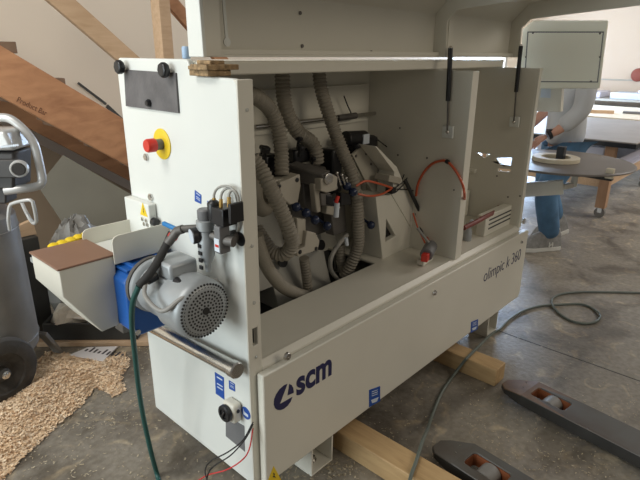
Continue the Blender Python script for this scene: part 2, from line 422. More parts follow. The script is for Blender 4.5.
text('olimpic k 360', .098, (2.413, FC-.0006, .396), (1,0,0), (0,0,1), 'navy', 'model_letters', fc, .0005, -.0008, 0, .86)
for px in (((369,390),(380,386),(380,401),(369,407)), ((471,322),(478,319),(477.5,329),(470.5,333))):
    st = fpoly(px, 'info_sticker', 'blueprint', fc)
    q = [V(P(x,y,1,FC)) for x,y in px]; w = q[1]-q[0]; h = q[3]-q[0]
    b = MB(); c0 = q[0]+w*.16+h*.62
    b.prism([c0+V((0,-.0012,0)), c0+w*.68+V((0,-.0012,0)), c0+w*.55+h*.22+V((0,-.0012,0)), c0+w*.1+h*.22+V((0,-.0012,0))], (0,-.0006,0))
    for k in (.14,.26,.38):
        c1 = q[0]+w*.22+h*k+V((0,-.0012,0)); b.prism([c1, c1+w*.55, c1+w*.55+h*.04, c1+h*.04], (0,-.0006,0))
    b.build('sticker_print', 'paleprint', fc)
tr = fpoly(((273.5,466),(281.5,480.5),(266.5,484)), 'warning_triangle', 'yellow', fc)
q = P(273.5,476,1,FC); b = MB(); b.prism([q+V((dx,-.0012,dz)) for dx,dz in ((-.003,.017),(.006,.006),(.002,.003),(.009,-.012),(-.005,0),(0,.003))], (0,-.0006,0)); b.build('bolt_mark', 'black', fc)
for px,py,k in ((286.5,356,1),(434,292.5,.9),(521,242,.6)):
    c = P(px,py,1,FC); b = MB(); b.lathe(c, (0,-1,0), [(.014*k,0),(.014*k,.006),(.011*k,.010),(.005*k,.010),(.004*k,.006),(0,.006)], 18); b.build('lock', 'steel', fc)
# feet
def foot(x):
    b = MB(); b.box(x, x+.12, 1.09, 1.20, 0, .008).box(x, x+.008, 1.09, 1.20, .008, .135).box(x+.112, x+.12, 1.09, 1.20, .008, .135).box(x, x+.12, 1.192, 1.20, .008, .135)
    f = b.build('machine_foot', 'cream', mc, .002)
    b = MB(); b.lathe((x+.06,1.14,.008), (0,0,1), [(.014,0),(.014,.006),(.009,.006),(.009,.02),(0,.02)], 12); b.build('foot_bolt', 'steel', f)
foot(1.15); foot(2.58)
for x in (1.0,2.6):
    b = MB(); b.box(x, x+.1, 1.6, 1.7, 0, .13); b.build('rear_foot', 'cream', mc)
# hood
hp = [(1.300,1.490),(1.300,1.665),(1.215,1.750),(.70,1.800)]
hb = [(.70,1.812),(1.220,1.762),(1.312,1.670),(1.312,1.490)]
b = MB(); b.prism(yz(X0+.006, hp+hb), (X1-X0+.01,0,0)); hood = b.build('hood', 'cream', mc, .002)
b = MB(); b.box(X0+.01, X1, 1.268, 1.300, 1.490, 1.4975).box(X0+.01, X1, 1.268, 1.272, 1.4975, 1.511); b.build('hood_lip', 'cream', hood, .001)
def rib(x, name, t=.012):
    b = MB(); b.prism(yz(x, [(1.306,1.49),(1.238,1.49),(1.243,1.635),(1.20,1.677),(.70,1.718),(.70,1.805),(1.218,1.755),(1.306,1.668)]), (t,0,0))
    return b.build(name, 'white' if x < 1 else 'cream', hood, .002)  # near side paler than its twin: daylight put into the colour
rib(X0-.004, 'hood_side'); rib(X1+.004, 'hood_side')
r1 = rib(2.135, 'hood_rib')
b = MB(); b.box(2.147, 2.19, 1.238, 1.245, 1.492, 1.64); b.build('rib_flange', 'cream', hood)
b = MB(); b.box(X0+.008, X0+.06, 1.243, 1.249, 1.492, 1.66); b.build('side_flange', 'cream', hood)
b = MB(); a = P(227,42,1,1.262); t = P(222.5,-12,1,1.262)
b.bar(a, t, .003, .010, (1,0,0)); b.lathe(a+V((0,.002,0)), (0,-1,0), [(.012,0),(.012,.004),(.006,.004),(.006,.0045),(0,.0045)], 18); b.build('support_strap', 'white', hood)
for px,py in ((407,3),(510,14),(513,11),(300,13),(302,46),(371,52)):
    c = P(px,py,1,1.299); b = MB(); b.lathe(c, (0,-1,0), [(.006,0),(.006,.003),(0,.004)], 10); b.build('hood_screw', 'alud', hood)
# gas struts
for (xa, bot, mid, top) in ((XI-.014, (447.5,132), (448,101), (450.5,48)), (X1-.03, (514,122), (516,92), (521,46))):
    pb, pm, pt = (P(*q, 0, xa) for q in (bot, mid, top))
    b = MB(); b.cyl(pm, pt, .0105); st = b.build('gas_strut', 'black', mc)
    b = MB(); b.cyl(pb, pm, .0045, n=12); b.build('strut_rod', 'alud', st)
    b = MB(); b.sphere(pb, .009).sphere(pt, .009); b.build('ball_joint', 'steel', st)
    b = MB(); b.obox(pb+V((.004,0,0)), (.012,.055,.055), rotm(0,'X')); b.build('strut_bracket', 'white', st, .003)
# -------- end panel furniture
EX = X0
# black mesh cover and its knobs
def epoly(px, name, material, parent, t=.0012, pl=EX):
    b = MB(); b.prism([P(x,y,0,pl) for x,y in px], (-t,0,0)); return b.build(name, material, parent)
cv = epoly([(125.5,69.5),(177,73),(180,113),(127.5,106)], 'mesh_cover', 'tape', mc, .006)
for px,py in ((124.5,67),(169,70)):
    c = P(px,py,0,EX-.006); b = MB()
    b.lathe(c, (-1,0,0), [(.008,0),(.008,.008)]+[(.020,.008),(.022,.012),(.022,.024),(.018,.028),(0,.028)], 8); b.build('lobe_knob', 'black', mc, .002)
c = P(149.5,103,0,EX-.006); b = MB(); b.lathe(c, (-1,0,0), [(.012,0),(.012,.006),(.008,.012),(0,.012)], 8); b.build('small_knob', 'black', cv)
# emergency stop
c = P(162.5,144,0,EX); b = MB(); b.lathe(c, (-1,0,0), [(.048,0),(.048,.003),(.046,.004),(0,.004)], 32); es = b.build('stop_plate', 'yellow', mc)
b = MB(); b.lathe(c, (-1,0,0), [(.017,.004),(.017,.028)], 24); b.build('stop_collar', 'greyp', es)
b = MB(); b.lathe(c, (-1,0,0), [(.016,.026),(.021,.028),(.021,.052),(.018,.057),(0,.057)], 24); b.build('stop_button', 'red', es)
for px,py in ((147,157),(151.5,197)):
    c = P(px,py,0,EX); b = MB(); b.lathe(c, (-1,0,0), [(.013,0),(.013,.006),(.010,.009),(0,.009)], 6); b.build('hex_plug', 'steel', mc)
# switch box with warning sign
b = MB(); b.box(EX-.03, EX-.001, 1.562, 1.722, .89, 1.025); sb = b.build('electric_box', 'white', mc, .004)
q = P(143.5,210,0,EX-.03)
b = MB(); b.prism([q+V((0,y,z)) for y,z in ((0,.026),(-.024,-.02),(.024,-.02))], (-.001,0,0)); w = b.build('warning_triangle', 'yellow', sb)
b = MB(); b.prism([q+V((-.001,y,z)) for y,z in ((.002,.012),(-.004,.002),(-.001,0),(-.005,-.014),(.003,-.003),(0,-.001))], (-.0006,0,0)); b.build('bolt_mark', 'black', sb)
for dy,dz in ((.012,-.034),(-.012,-.034),(.004,-.05),(-.018,-.048)):
    b = MB(); b.lathe(q+V((0,dy,dz)), (-1,0,0), [(.007,0),(.007,.003),(0,.004)], 12); b.build('box_screw', 'steel', sb)
b = MB(); b.lathe((EX-.016,1.562,.965), (0,-1,0), [(.014,0),(.014,.018),(.011,.022),(0,.022)], 20); b.build('side_cap', 'black', sb)
# small stickers
for px in (((195,190),(201.5,195),(201.5,204),(195,201)), ((207.5,200.5),(213,204),(213,207.5),(207.5,204)), ((215,372),(224,377.5),(224.5,399.5),(216,393.5)), ((229,380),(235,384),(235.3,391.5),(229.3,388.5))):
    st = epoly(px, 'info_sticker', 'blueprint', mc)
    q = [P(x,y,0,EX-.0012) for x,y in px]; w = q[1]-q[0]; h = q[3]-q[0]; b = MB()
    for k in ((.14,.2),(.45,.5),(.6,.65)):
        c1 = q[0]+w*.2+h*k[0]; b.prism([c1, c1+w*.6, c1+w*.6+h*(k[1]-k[0]), c1+h*(k[1]-k[0])], (-.0006,0,0))
    b.build('sticker_print', 'paleprint', st)
c = P(246,413,0,EX); b = MB(); b.lathe(c, (-1,0,0), [(.022,0),(.022,.0012),(0,.0012)], 28); st = b.build('round_sticker', 'blueprint', mc)
b = MB(); b.prism([c+V((-.0012,y,z)) for y,z in ((.012,.012),(.006,.002),(-.012,.0),(-.012,-.01),(.012,-.01))], (-.0006,0,0)); b.build('sticker_print', 'paleprint', st)
epoly([(226,415),(244.5,426),(245,451.5),(226,436)], 'rating_plate', 'greyp', mc)
# main switch
c = P(237,408,0,EX); b = MB(); b.box(EX-.036, EX, c.y-.028, c.y+.030, c.z-.034, c.z+.036); ms = b.build('main_switch', 'cream', mc, .010, seg=3)
q = V((EX-.036, c.y+.004, c.z+.002)); b = MB(); b.lathe(q, (-1,0,0), [(.027,0),(.029,.003),(.029,.014),(.026,.017),(.017,.017),(.016,.013),(0,.013)], 28); sk = b.build('switch_dial', 'black', ms)
b = MB(); b.obox(q+V((-.016,0,0)), (.010,.008,.030), rotm(.5,'X')); b.build('switch_handle', 'black', ms, .002)
b = MB(); b.lathe((EX-.018,c.y-.028,c.z+.012), (0,-1,0), [(.006,0),(.006,.003),(0,.003)], 12); b.build('switch_screw', 'black', ms)
# wires leaving the lower corner
for k,(m_,pts) in enumerate((('blackmatte', [(253,422),(243,440),(228,452),(211,461),(205,470),(208,484)]), ('blackmatte', [(253,424),(246,438),(231,455),(214,466),(208,474),(206,488)]), ('redwire', [(253,428),(249,450),(241,461),(226,470),(208,475),(196,482)]))):
    L = [.895,.86,.82,.79,.76,.74]
    b = MB(); b.tube([P(x,y,0,L[i]) for i,(x,y) in enumerate(pts)], .0023, 8); b.build('loose_wire', m_, mc)
# steel rail
b = MB(); p0, p1 = P(238,371,0,.853), V((.853,1.76,.553)); d = (p1-p0).normalized()
b.lathe(p0, d, [(.0,0),(.023,0),(.027,.004),(.027,.026),(.0245,.028),(.0245,(p1-p0).length)], 28); b.build('guide_rail', 'steel', mc)
b = MB(); b.box(.80, X0, 1.735, 1.80, .50, .60); b.build('rail_mount', 'alud', mc, .004)
# motor
mo = P(206,311,0,.775)
mx, mz, my = .775, mo.z, mo.y
prof = [(.0,0),(.060,0),(.077,.004),(.088,.016),(.090,.03),(.090,.115),(.086,.118)]
b = MB(); b.lathe((mx,my,mz), (0,1,0), prof, 40); fan = b.build('motor_fan_cover', 'alu', mc)
b = MB()
for ring in range(1,8):
    R = .0103*ring+.006; n = int(6.5*ring+2)
    for i in range(n):
        a = 2*PI*i/n+ring*.2
        if ring == 7 and i % 2: pass
        b.lathe((mx+R*math.cos(a), my+.002 if R<.064 else my+.005, mz+R*math.sin(a)), (0,-1,0), [(.0032,0),(.0032,.003)], 8)
b.lathe((mx,my,mz), (0,-1,0), [(.011,0),(.011,.003)], 16)
b.build('fan_grille', 'blackmatte', fan)
b = MB(); b.lathe((mx,my+.115,mz), (0,1,0), [(.074,0),(.074,.13),(.08,.132),(.087,.14),(.087,.155),(.06,.157),(.06,.18)], 40)
for i in range(36):
    a = 2*PI*i/36; e = V((math.cos(a),0,math.sin(a)))
    b.bar(V((mx,my+.122,mz))+e*.078, V((mx,my+.24,mz))+e*.078, .003, .018, e.cross(V((0,1,0))))
mb_ = b.build('motor_body', 'alu', mc)
tz = mz+.052
b = MB(); b.box(mx-.052, mx+.052, my+.09, my+.20, tz, tz+.022); jb = b.build('terminal_base', 'alu', mb_, .004)
b = MB(); b.prism([(mx-.047,my+.093,tz+.022),(mx+.047,my+.093,tz+.022),(mx+.047,my+.197,tz+.022),(mx-.047,my+.197,tz+.022)], (0,0,.05)); b.build('terminal_box', 'alu', mb_, .010)
b = MB(); b.cyl((mx-.03,my+.092,tz+.02), (mx-.03,my+.062,tz+.016), .016); b.build('cable_gland', 'black', mb_, .002)
b = MB(); b.cyl((mx-.055,my+.16,tz+.03),(mx-.085,my+.16,tz+.024),.018); b.build('cable_gland', 'black', mb_, .002)
b = MB(); b.tube([(mx-.085,my+.16,tz+.024),(mx-.115,my+.12,tz-.005),(mx-.108,my+.05,tz-.03),(mx-.07,my+.02,tz+.0),(mx-.01,my+.015,tz+.018),(mx+.04,my+.03,tz+.022),(mx+.09,my+.06,tz-.01),(EX,my+.10,tz-.03)], .0065, 10); b.build('motor_cable', 'greywire', mb_)
# gear box
gy = my+.285
b = MB(); b.prism([(x,gy,z) for x,z in ((.685,.675),(.715,.645),(.845,.645),(.875,.675),(.875,.835),(.85,.862),(.71,.862),(.685,.84))], (0,.15,0)); gb = b.build('gear_box', 'blue', mc, .008)
b = MB(); b.lathe((mx,gy,mz), (0,-1,0), [(.09,-.002),(.09,.012),(.08,.014)], 36); b.build('gear_flange', 'alud', gb)
b = MB(); b.box(.70,.865,gy+.01,gy+.14,.862,.872); b.box(.72,.735,gy,gy+.15,.870,.880).box(.82,.835,gy,gy+.15,.870,.880); b.build('gear_bracket', 'blue', gb, .003)
for dx,dz in ((-.055,.065),(.095,.065),(-.055,-.115),(.095,-.115)):
    b = MB(); b.lathe((.76+dx,gy,.78+dz), (0,-1,0), [(.010,0),(.010,.008),(0,.008)], 6); b.build('gear_bolt', 'steel', gb)
# tray and infeed box
b = MB(); b.box(.70, EX, 1.495, 1.70, .885, .891); ty = b.build('infeed_tray', 'white', mc)
def rflange(y, x0, x1, z0, z1, nm):
    pts = [(x0,z0),(x1,z0),(x1,z1)]+[(x0+.02-.02*math.cos(t), z1-.02+.02*math.sin(t)) for t in (PI/2,PI/3,PI/6,0)]
    b = MB(); b.prism(xz(y, pts), (0,.004,0)); b.build(nm, 'cream', ty)
rflange(1.492, .69, .895, .882, .972, 'tray_flange'); rflange(1.702, .69, .885, .885, .945, 'tray_flange')
b = MB()
b.prism(xz(1.505, [(.528,.905),(.528,.822),(.627,.668),(.684,.672),(.699,.905)]), (0,.205,0)); hx = b.build('infeed_box', 'cream', mc, .003)
b = MB(); b.box(.524,.702,1.502,1.714,.905,.912); b.build('box_lid', 'brown', hx, .002)
b = MB()
for i in range(5):
    c = P(54+8.2*i, 247-2.9*i, 1, 1.735)
    b = MB(); b.lathe(c+V((0,0,-.03)), (0,0,1), [(.008,0),(.008,.02),(.018,.024),(.019,.036),(.012,.042),(0,.044)], 14); b.build('guide_roller', 'yellow', hx)
b = MB(); b.box(.535,.72,1.716,1.75,.865,.880); b.build('roller_rail', 'alu', hx)
# air preparation unit
fy = lambda px,py,x=.84: P(px,py,0,x)
b = MB(); c = fy(206,234,.835)
b.lathe(c+V((0,0,.045)), (0,0,-1), [(.018,0),(.026,.004),(.026,.03),(.022,.034),(.024,.06),(.026,.065),(.024,.10),(.018,.12),(.010,.135),(.008,.16),(0,.16)], 22)
fr_ = b.build('air_filter', 'alu', mc)
b = MB(); b.lathe(c+V((0,0,.045)), (0,0,1), [(.020,0),(.021,.004),(.021,.026),(.017,.03),(0,.03)], 20); b.build('regulator_knob', 'greyp', fr_)
b = MB(); b.lathe(c+V((-.018,.012,-.0)), (-1,.3,-.1), [(.022,0),(.024,.004),(.024,.018),(.022,.02)], 24); g = b.build('pressure_gauge', 'black', fr_)
b = MB(); b.lathe(c+V((-.018,.012,0))+V((-1,.3,-.1)).normalized()*.02, (-1,.3,-.1), [(.021,0),(.021,.0015),(0,.0015)], 24); b.build('gauge_face', 'paleprint', fr_)
for i in range(4):
    b = MB(); b.box(c.x-.027,c.x-.022,c.y-.008,c.y+.006,c.z-.035-.022*i,c.z-.024-.022*i); b.build('sight_slot', 'black', fr_)
c2 = fy(222,212,.85)
b = MB(); b.box(.83,.885,c2.y-.03,c2.y+.028,c2.z-.035,c2.z+.015); vb = b.build('valve_block', 'black', mc, .003)
b = MB(); b.box(.824,.86,c2.y-.018,c2.y+.008,c2.z-.115,c2.z-.035); b.build('valve_coil', 'greyp', vb, .003)
b = MB(); b.box(.822,.824,c2.y-.016,c2.y+.006,c2.z-.108,c2.z-.07); lb = b.build('valve_label', 'paleprint', vb)
b = MB(); b.box(.8212,.822,c2.y-.014,c2.y+.002,c2.z-.094,c2.z-.087); b.build('label_print', 'red', vb)
b = MB(); b.lathe((.845,c2.y+.03,c2.z+.03), (0,0,-1), [(.008,0),(.016,.006),(.018,.01),(.018,.05),(.014,.06)], 18); b.build('solenoid', 'black', vb)
b = MB(); b.box(.835,.88,c2.y-.058,c2.y-.046,c2.z-.02,c2.z+.035); b.build('valve_plug', 'black', vb, .002)
c3 = P(238,237,0,EX)
b = MB(); b.cyl((.85,c2.y-.03,c3.z), (EX,c3.y+.01,c3.z), .012); b.cyl(c3+V((-.012,.012,0)), c3+V((0,.012,0)), .019); b.cyl((.845,c2.y-.01,c3.z),(.855,c2.y-.04,c3.z), .015); b.cyl((.84,c.y-.02,c3.z+.005),(.845,c2.y+.02,c3.z),.012); b.build('air_elbow', 'alud', mc)
for px,py,r in ((238,214,.010),(240.5,239,.021)):
    b = MB(); b.lathe(P(px,py,0,EX), (-1,0,0), [(r,0),(r,.0015),(0,.0015)], 20); b.build('cable_port', 'black', mc)
for px,py in ((214,205),(229,204),(221,206)):
    b = MB(); b.cyl(P(px,py+3,0,.846), P(px,py-7,0,.85), .0055, n=10); b.build('line_fitting', 'brass', mc)
for pts in (((215,208),(214,195),(218,188),(226,186),(234,190),(238,205),(238,214)), ((229,204),(229,194),(233,190),(238,196),(239,212),(238,228),(237,231)), ((221,206),(221,196),(224,190),(231,188),(237,196))):
    b = MB(); b.tube([P(x,y,0,.85+.035*i/(len(pts)-1)) for i,(x,y) in enumerate(pts)], .0038, 8); b.build('air_line', 'hosel', mc)
b = MB(); b.bar(P(163,223,0,.79), P(176,229,0,.80), .012, .012); vl = b.build('shutoff_lever', 'lightblue', mc, .003)
vl.data.materials.clear(); vl.data.materials.append(M['lever'])
b = MB(); b.cyl(P(182,229,0,.80), P(198,228,0,.83), .011).cyl(P(183,229,0,.80), P(177,231,0,.793), .013); b.build('shutoff_valve', 'alud', mc)
# -------- interior: hoses
HR = .027
hoses = {
 'a': ((245,93,1.45),(256,97,1.46),(268,107,1.48),(277,124,1.48),(281,148,1.47),(282,175,1.45)),
 'b': ((282,60,1.56),(283,90,1.56),(287,112,1.55),(298,132,1.54),(311,142,1.53),(316,152,1.52),(317,163,1.52)),
 'c': ((318,60,1.54),(321,88,1.53),(328,112,1.50),(336,135,1.47),(344,155,1.44),(351,172,1.42),(356,195,1.41),(358,220,1.41),(358,245,1.42),(352,262,1.44),(344,276,1.47)),
 'd': ((252,158,1.42),(260,168,1.40),(270,187,1.36),(281,210,1.34),(289,230,1.33),(292,243,1.34),(285,254,1.37),(272,251,1.42),(262,238,1.46),(256,228,1.49)),
 'e': ((256,235,1.40),(261,252,1.40),(269,270,1.40),(281,285,1.40),(295,293,1.42),(308,297,1.46)),
 'f': ((304,258,1.48),(307,280,1.49),(309,305,1.50)),
 'g': ((340,245,1.50),(341,262,1.50),(346,282,1.51)),
}
for k, pts in hoses.items():
    b = MB(); b.tube([P(x,y,1,yy) for x,y,yy in pts], {'f':.021,'g':.021,'b':.029,'e':.026}.get(k, HR), 16, rib=.095 if k != 'e' else .03, pitch=.0145 if k != 'e' else .008)
    b.build('suction_hose', 'hose', mc)
b = MB(); b.tube([P(x,y,1,yy) for x,y,yy in ((347,235,1.44),(338,245,1.42),(331,258,1.42),(331,270,1.44),(338,280,1.46))], .010, 10); b.build('vacuum_hose', 'hosel', mc)
b = MB(); b.torus(P(262,195,1,1.50), (.4,-1,.2), .055, .03); b.build('hose_elbow', 'hose', mc)
# back rail, shelf, wall cables
b = MB(); y = 1.615; b.cyl(P(255,127,1,y), P(386,112,1,y), .009); b.build('round_rail', 'steel', mc)
b = MB(); b.box(1.0, 2.10, 1.625, 1.655, 1.355, 1.365); b.box(1.0,2.12,1.64,1.655,1.19,1.36); b.build('rear_shelf', 'cream', mc)
b = MB(); b.cyl(P(338,118,1,1.612), P(356,115.5,1,1.612), .0145); b.build('rail_clamp', 'alud', mc, .003)
b = MB(); b.tube([P(x,y,1,1.60) for x,y in ((344,96),(347,104),(351,113))], .003, 6); b.build('thin_cable', 'blackmatte', mc)
b = MB(); b.box(P(377,122,1,1.6).x, P(383,122,1,1.6).x, 1.58, 1.65, 1.02, 1.2); b.build('rear_post', 'shade_grey', mc, .003)
# dark motors behind
def blob(px, py, yy, sx, sy, sz, name, material, bev=.006):
    c = P(px,py,1,yy); b = MB(); b.box(c.x-sx/2,c.x+sx/2,yy-sy/2,yy+sy/2,c.z-sz/2,c.z+sz/2); return b.build(name, material, mc, bev)
blob(360,145,1.56,.17,.10,.085,'spindle_motor','black',.02)
b = MB(); c = P(366,139,1,1.505); b.box(c.x-.022,c.x+.022,1.502,1.508,c.z-.022,c.z+.022); b.build('motor_plate', 'paleprint', mc)
b = MB(); c = P(345,139,1,1.54); b.cyl(c, c+V((.14,0,-.01)), .035); b.build('spindle_body', 'black', mc, .004)
blob(331,170,1.56,.07,.08,.20,'spindle_motor','black',.01)
blob(266,165,1.54,.07,.08,.09,'spindle_motor','black',.01)
blob(299,155,1.57,.11,.06,.06,'spindle_motor','black',.01)
blob(301,182,1.57,.22,.10,.12,'spindle_motor','alud',.01)
blob(310,215,1.58,.30,.08,.18,'spindle_motor','alud',.01)
for px,py,yy,r in ((265,152,1.50,.019),(262,149,1.52,.012),(299,140,1.53,.016),(300,150,1.50,.018),(269,173,1.47,.012),(313,160,1.50,.012)):
    c = P(px,py,1,yy); b = MB(); b.lathe(c, (0,-.3,1), [(r*.4,-r*1.6),(r*.4,0),(r,.002),(r,r*.9),(r*.8,r*1.1),(0,r*1.1)], 10); b.build('adjusting_knob', 'black', mc)
for px,py,yy in ((296,207,1.40),(306,213,1.38),(315,220,1.37),(327,226,1.36),(353,192,1.345),(347,186,1.37),(371,225,1.38),(332,203,1.42)):
    c = P(px,py,1,yy); b = MB(); b.sphere(c, .019).cyl(c, c+V((0,.05,.02)), .006, n=10); b.build('ball_knob', 'knobblue', mc)
# carriage beams and cast brackets
p, q = P(292,171,1,1.50), P(326,181,1,1.36)
b = MB(); b.bar(p, q, .06, .05); b.build('carriage_beam', 'alud', mc, .004)
b = MB(); b.bar(p+V((0,0,.028)), q+V((0,0,.028)), .075, .012); b.build('carriage_cap', 'alud', mc, .002)
def cast(px, yy, th, name, material, holes=()):
    b = MB(); b.prism([P(x,y,1,yy) for x,y in px], (0,th,0)); o = b.build(name, material, mc, .004)
    for hx,hy,r in holes:
        c = P(hx,hy,1,yy-.0005); b = MB(); b.lathe(c, (0,-1,0), [(r,0),(r,.002),(r*.7,.003),(0,.003)], 14); b.build('bolt_head', 'black', o)
    return o
cast([(287,180),(300,174),(301,186),(298,203),(290,205),(280,196),(280,182)], 1.40, .05, 'cast_bracket', 'tan', ((297,180,.009),(279.5,186,.007)))
cast([(274,180),(289,178),(289,204),(279,200)], 1.42, .05, 'cast_bracket', 'tan', ((281,194,.008),))
cast([(321,179),(332,174),(338,177),(337,190),(327,193),(321,191)], 1.35, .06, 'cast_bracket', 'tan', ())
c = P(327.5,178.5,1,1.348); b = MB(); b.lathe(c, (-.1,-1,0), [(.020,0),(.022,.003),(.022,.010),(.017,.012),(.007,.010),(0,.010)], 20); b.build('roller_bearing', 'steel', mc)
cast([(307,231),(316,233),(320,241),(318,250),(307,254),(298,257),(296,251),(305,247)], 1.36, .05, 'cast_bracket', 'tan', ((316,248.5,.008),(300,252,.009)))
cast([(303,183),(318,187),(318,212),(305,208)], 1.44, .03, 'slide_plate', 'alud'); cast([(314,184),(320,184),(321,212),(317,213)], 1.38, .03, 'slide_plate', 'tan')
cast([(297,218),(306,219),(306,246),(298,244)], 1.38, .03, 'slide_plate', 'tan'); cast([(321,193),(331,193),(331,206),(322,206)], 1.37, .04, 'slide_plate', 'alud')
cast([(330,205),(345,200),(347,232),(334,236)], 1.46, .05, 'slide_plate', 'alud'); cast([(327,206),(341,207),(336,216),(326,214)], 1.40, .03, 'slide_plate', 'tan')
b = MB()
for px,py in ((333,176),(337,173),(342,175),(346,178)):
    b.cyl(P(px,py,1,1.36), P(px+4,py+12,1,1.37), .004, n=8)
    b.sphere(P(px,py,1,1.36), .007, u=10, v=6)
b.build('hose_clamp', 'steel', mc)
b = MB(); b.cyl(P(336,203,1,1.34), P(338,196,1,1.34), .008, n=12); b.build('valve_tip', 'red', mc)
b = MB(); b.cyl(P(336,217,1,1.34), P(337,203,1,1.34), .011, n=12); b.build('air_fitting', 'paleprint', mc)
b = MB(); b.cyl(P(346,238,1,1.36), P(347,245,1,1.36), .008, n=12); b.build('air_fitting', 'paleprint', mc)
cast([(341,193),(350,194),(352,205),(341,206)], 1.40, .03, 'sensor_block', 'black'); cast([(327,195),(334,196),(334,206),(327,205)], 1.365, .02, 'sensor_block', 'black')
# trimming unit bracket
YT = 1.365
base_px = [(383,262.5),(376,197),(392,194),(415,233),(428,247.5)]
b = MB(); b.prism([P(x,y,1,YT) for x,y in base_px], (0,.13,0), holes=[[P(x,y,1,YT) for x,y in ((386.5,219.5),(396,236),(385.5,242))]])
tb = b.build('trimmer_base', 'cream', mc, .003)
b = MB(); b.prism([P(x,y,1,YT+.03) for x,y in ((384,214),(402,240),(384,248))], (0,.004,0)); b.build('hole_backing', 'black', tb)  # black sheet added behind the hole for the shade inside it
b = MB(); b.prism([P(x,y,1,YT+.09) for x,y in ((352.5,155),(358.5,149.5),(368,146),(374,147),(396,172),(393,197),(376,197),(364,178))], (0,.014,0)); tp = b.build('trimmer_plate', 'tan2', mc, .002)
for px,py in ((356,156),(366,154),(371,164)):
    c = P(px,py,1,YT+.088); b = MB(); b.lathe(c, (0,-1,0), [(.006,0),(.006,.003),(0,.004)], 12); b.build('bolt_head', 'alud', tp)
b = MB(); b.prism([P(x,y,1,YT-.005) for x,y in ((375,146),(377,146.5),(397,167),(417,215),(415,234),(392,195),(394.5,172))], (0,.09,0)); b.build('trimmer_flange', 'cream', mc, .002)
b = MB(); b.bar(P(382,177,1,YT+.02), P(394,180,1,YT+.02), .08, .03); b.build('trimmer_block', 'tan', mc, .003)
b = MB(); c = P(393,190,1,YT-.02); b.box(c.x-.02,c.x+.012,c.y-.01,c.y+.03,c.z-.015,c.z+.012); b.build('cable_grip', 'black', mc, .003)
b = MB(); b.bar(P(405,180,1,1.345), P(421,214,1,1.325), .012, .016); b.build('drag_chain', 'blackmatte', mc, .002)
for pts in (((404,181,1.37),(398,186,1.35),(392,190,1.345)),((407,178,1.37),(404,184,1.35),(396,192,1.345)),((420,193,1.37),(410,190,1.36),(396,189,1.345)),((405,165,1.5),(404,175,1.42),(398,186,1.35)),((378,140,1.5),(393,152,1.55),(404,165,1.5))):
    b = MB(); b.tube([P(x,y,1,yy) for x,y,yy in pts], .0028, 6); b.build('thin_cable', 'blackmatte', mc)
for pts in (((356,186,1.345),(366,181,1.33),(380,184,1.33),(392,188,1.34)), ((358,194,1.345),(370,196,1.32),(382,194,1.32),(391,189,1.34))):
    b = MB(); b.tube([P(x,y,1,yy) for x,y,yy in pts], .0048, 8); b.build('orange_tube', 'orange', mc)
b = MB(); b.tube([P(x,y,0,XI-.012) for x,y in ((416,196),(418,184),(424,172),(432,164),(440,161),(447,161.5),(455,170),(462,183),(464.5,196)) ]+[P(463,212,1,1.30),P(456,226,1,1.26),P(446,236,1,1.24),P(438,244,1,1.22)], .006, 10); b.build('orange_tube', 'orange', mc)
b = MB(); b.cyl(P(446,161,0,XI-.016), P(448.5,162.5,0,XI-.016), .010); b.build('tube_clip', 'black', mc)
for k,dx in enumerate((0,2.5,5)):
    b = MB(); b.tube([P(413+dx,213,1,1.345), P(418+dx,228,1,1.31), P(425+dx,243,1,1.24)], .004, 8); b.build('orange_tube' if k != 1 else 'thin_cable', 'orange' if k != 1 else 'blackmatte', mc)
b = MB(); b.bar(P(416,214,1,1.35), P(430,240,1,1.27), .010, .010); b.build('flat_link', 'alud', mc, .002)
# connector on the deck
c = P(425,262,2,.59)
b = MB(); b.obox(c+V((.0,0,.012)), (.10,.035,.024), rotm(.1,'Z')); cn = b.build('connector_bracket', 'cream', mc, .002)
b = MB(); b.cyl(c+V((-.045,-.03,.055)), c+V((.06,.01,.062)), .03); b.build('connector_plug', 'greyp', cn, .004)
b = MB(); b.obox(c+V((-.06,-.035,.05)), (.04,.03,.034), rotm(.3,'Z')); b.build('red_valve', 'red', cn, .003)
b = MB(); b.cyl(c+V((.06,.01,.07)), c+V((.085,.018,.072)), .010); b.cyl(c+V((.02,.0,.09)), c+V((.01,.06,.15)), .007); b.build('plug_tip', 'greywire', cn)
b = MB(); c = P(445,251,2,.586); b.box(c.x-.03,c.x+.06,c.y,c.y+.04,.585,.594); b.build('small_clamp', 'alud', mc)
# second bay
b = MB(); cA = P(484,237,2,.586)
b.box(cA.x, cA.x+.36, cA.y, cA.y+.05, .585, .70); gr = b.build('grille_box', 'cream', mc, .004)
b = MB()
for i in range(3): b.box(cA.x+.04, cA.x+.32, cA.y-.001, cA.y, .618+.024*i, .626+.024*i)
b.build('grille_slot', 'black', gr)
b = MB(); b.box(2.20, 2.86, 1.42, 1.65, .585, .745); b.build('rear_step', 'cream', mc, .004)
def bayrod(p, q, r, name, material, n=14):
    b = MB(); b.cyl(P(p[0],p[1],1,p[2]), P(q[0],q[1],1,q[2]), r, n=n); return b.build(name, material, mc, .002)
def bayblk(px, py, yy, sx, sy, sz, name, material, rot=0):
    b = MB(); b.obox(P(px,py,1,yy), (sx,sy,sz), rotm(rot,'Y')); return b.build(name, material, mc, .004)
bayrod((486,186,1.5),(487,166,1.5),.022,'bay_cylinder','greyp'); bayrod((478,190,1.5),(478,172,1.5),.012,'bay_rod','steel')
bayblk(478,184,1.52,.09,.06,.09,'bay_actuator','bayblue'); bayblk(473,176,1.48,.07,.04,.05,'bay_actuator','alud')
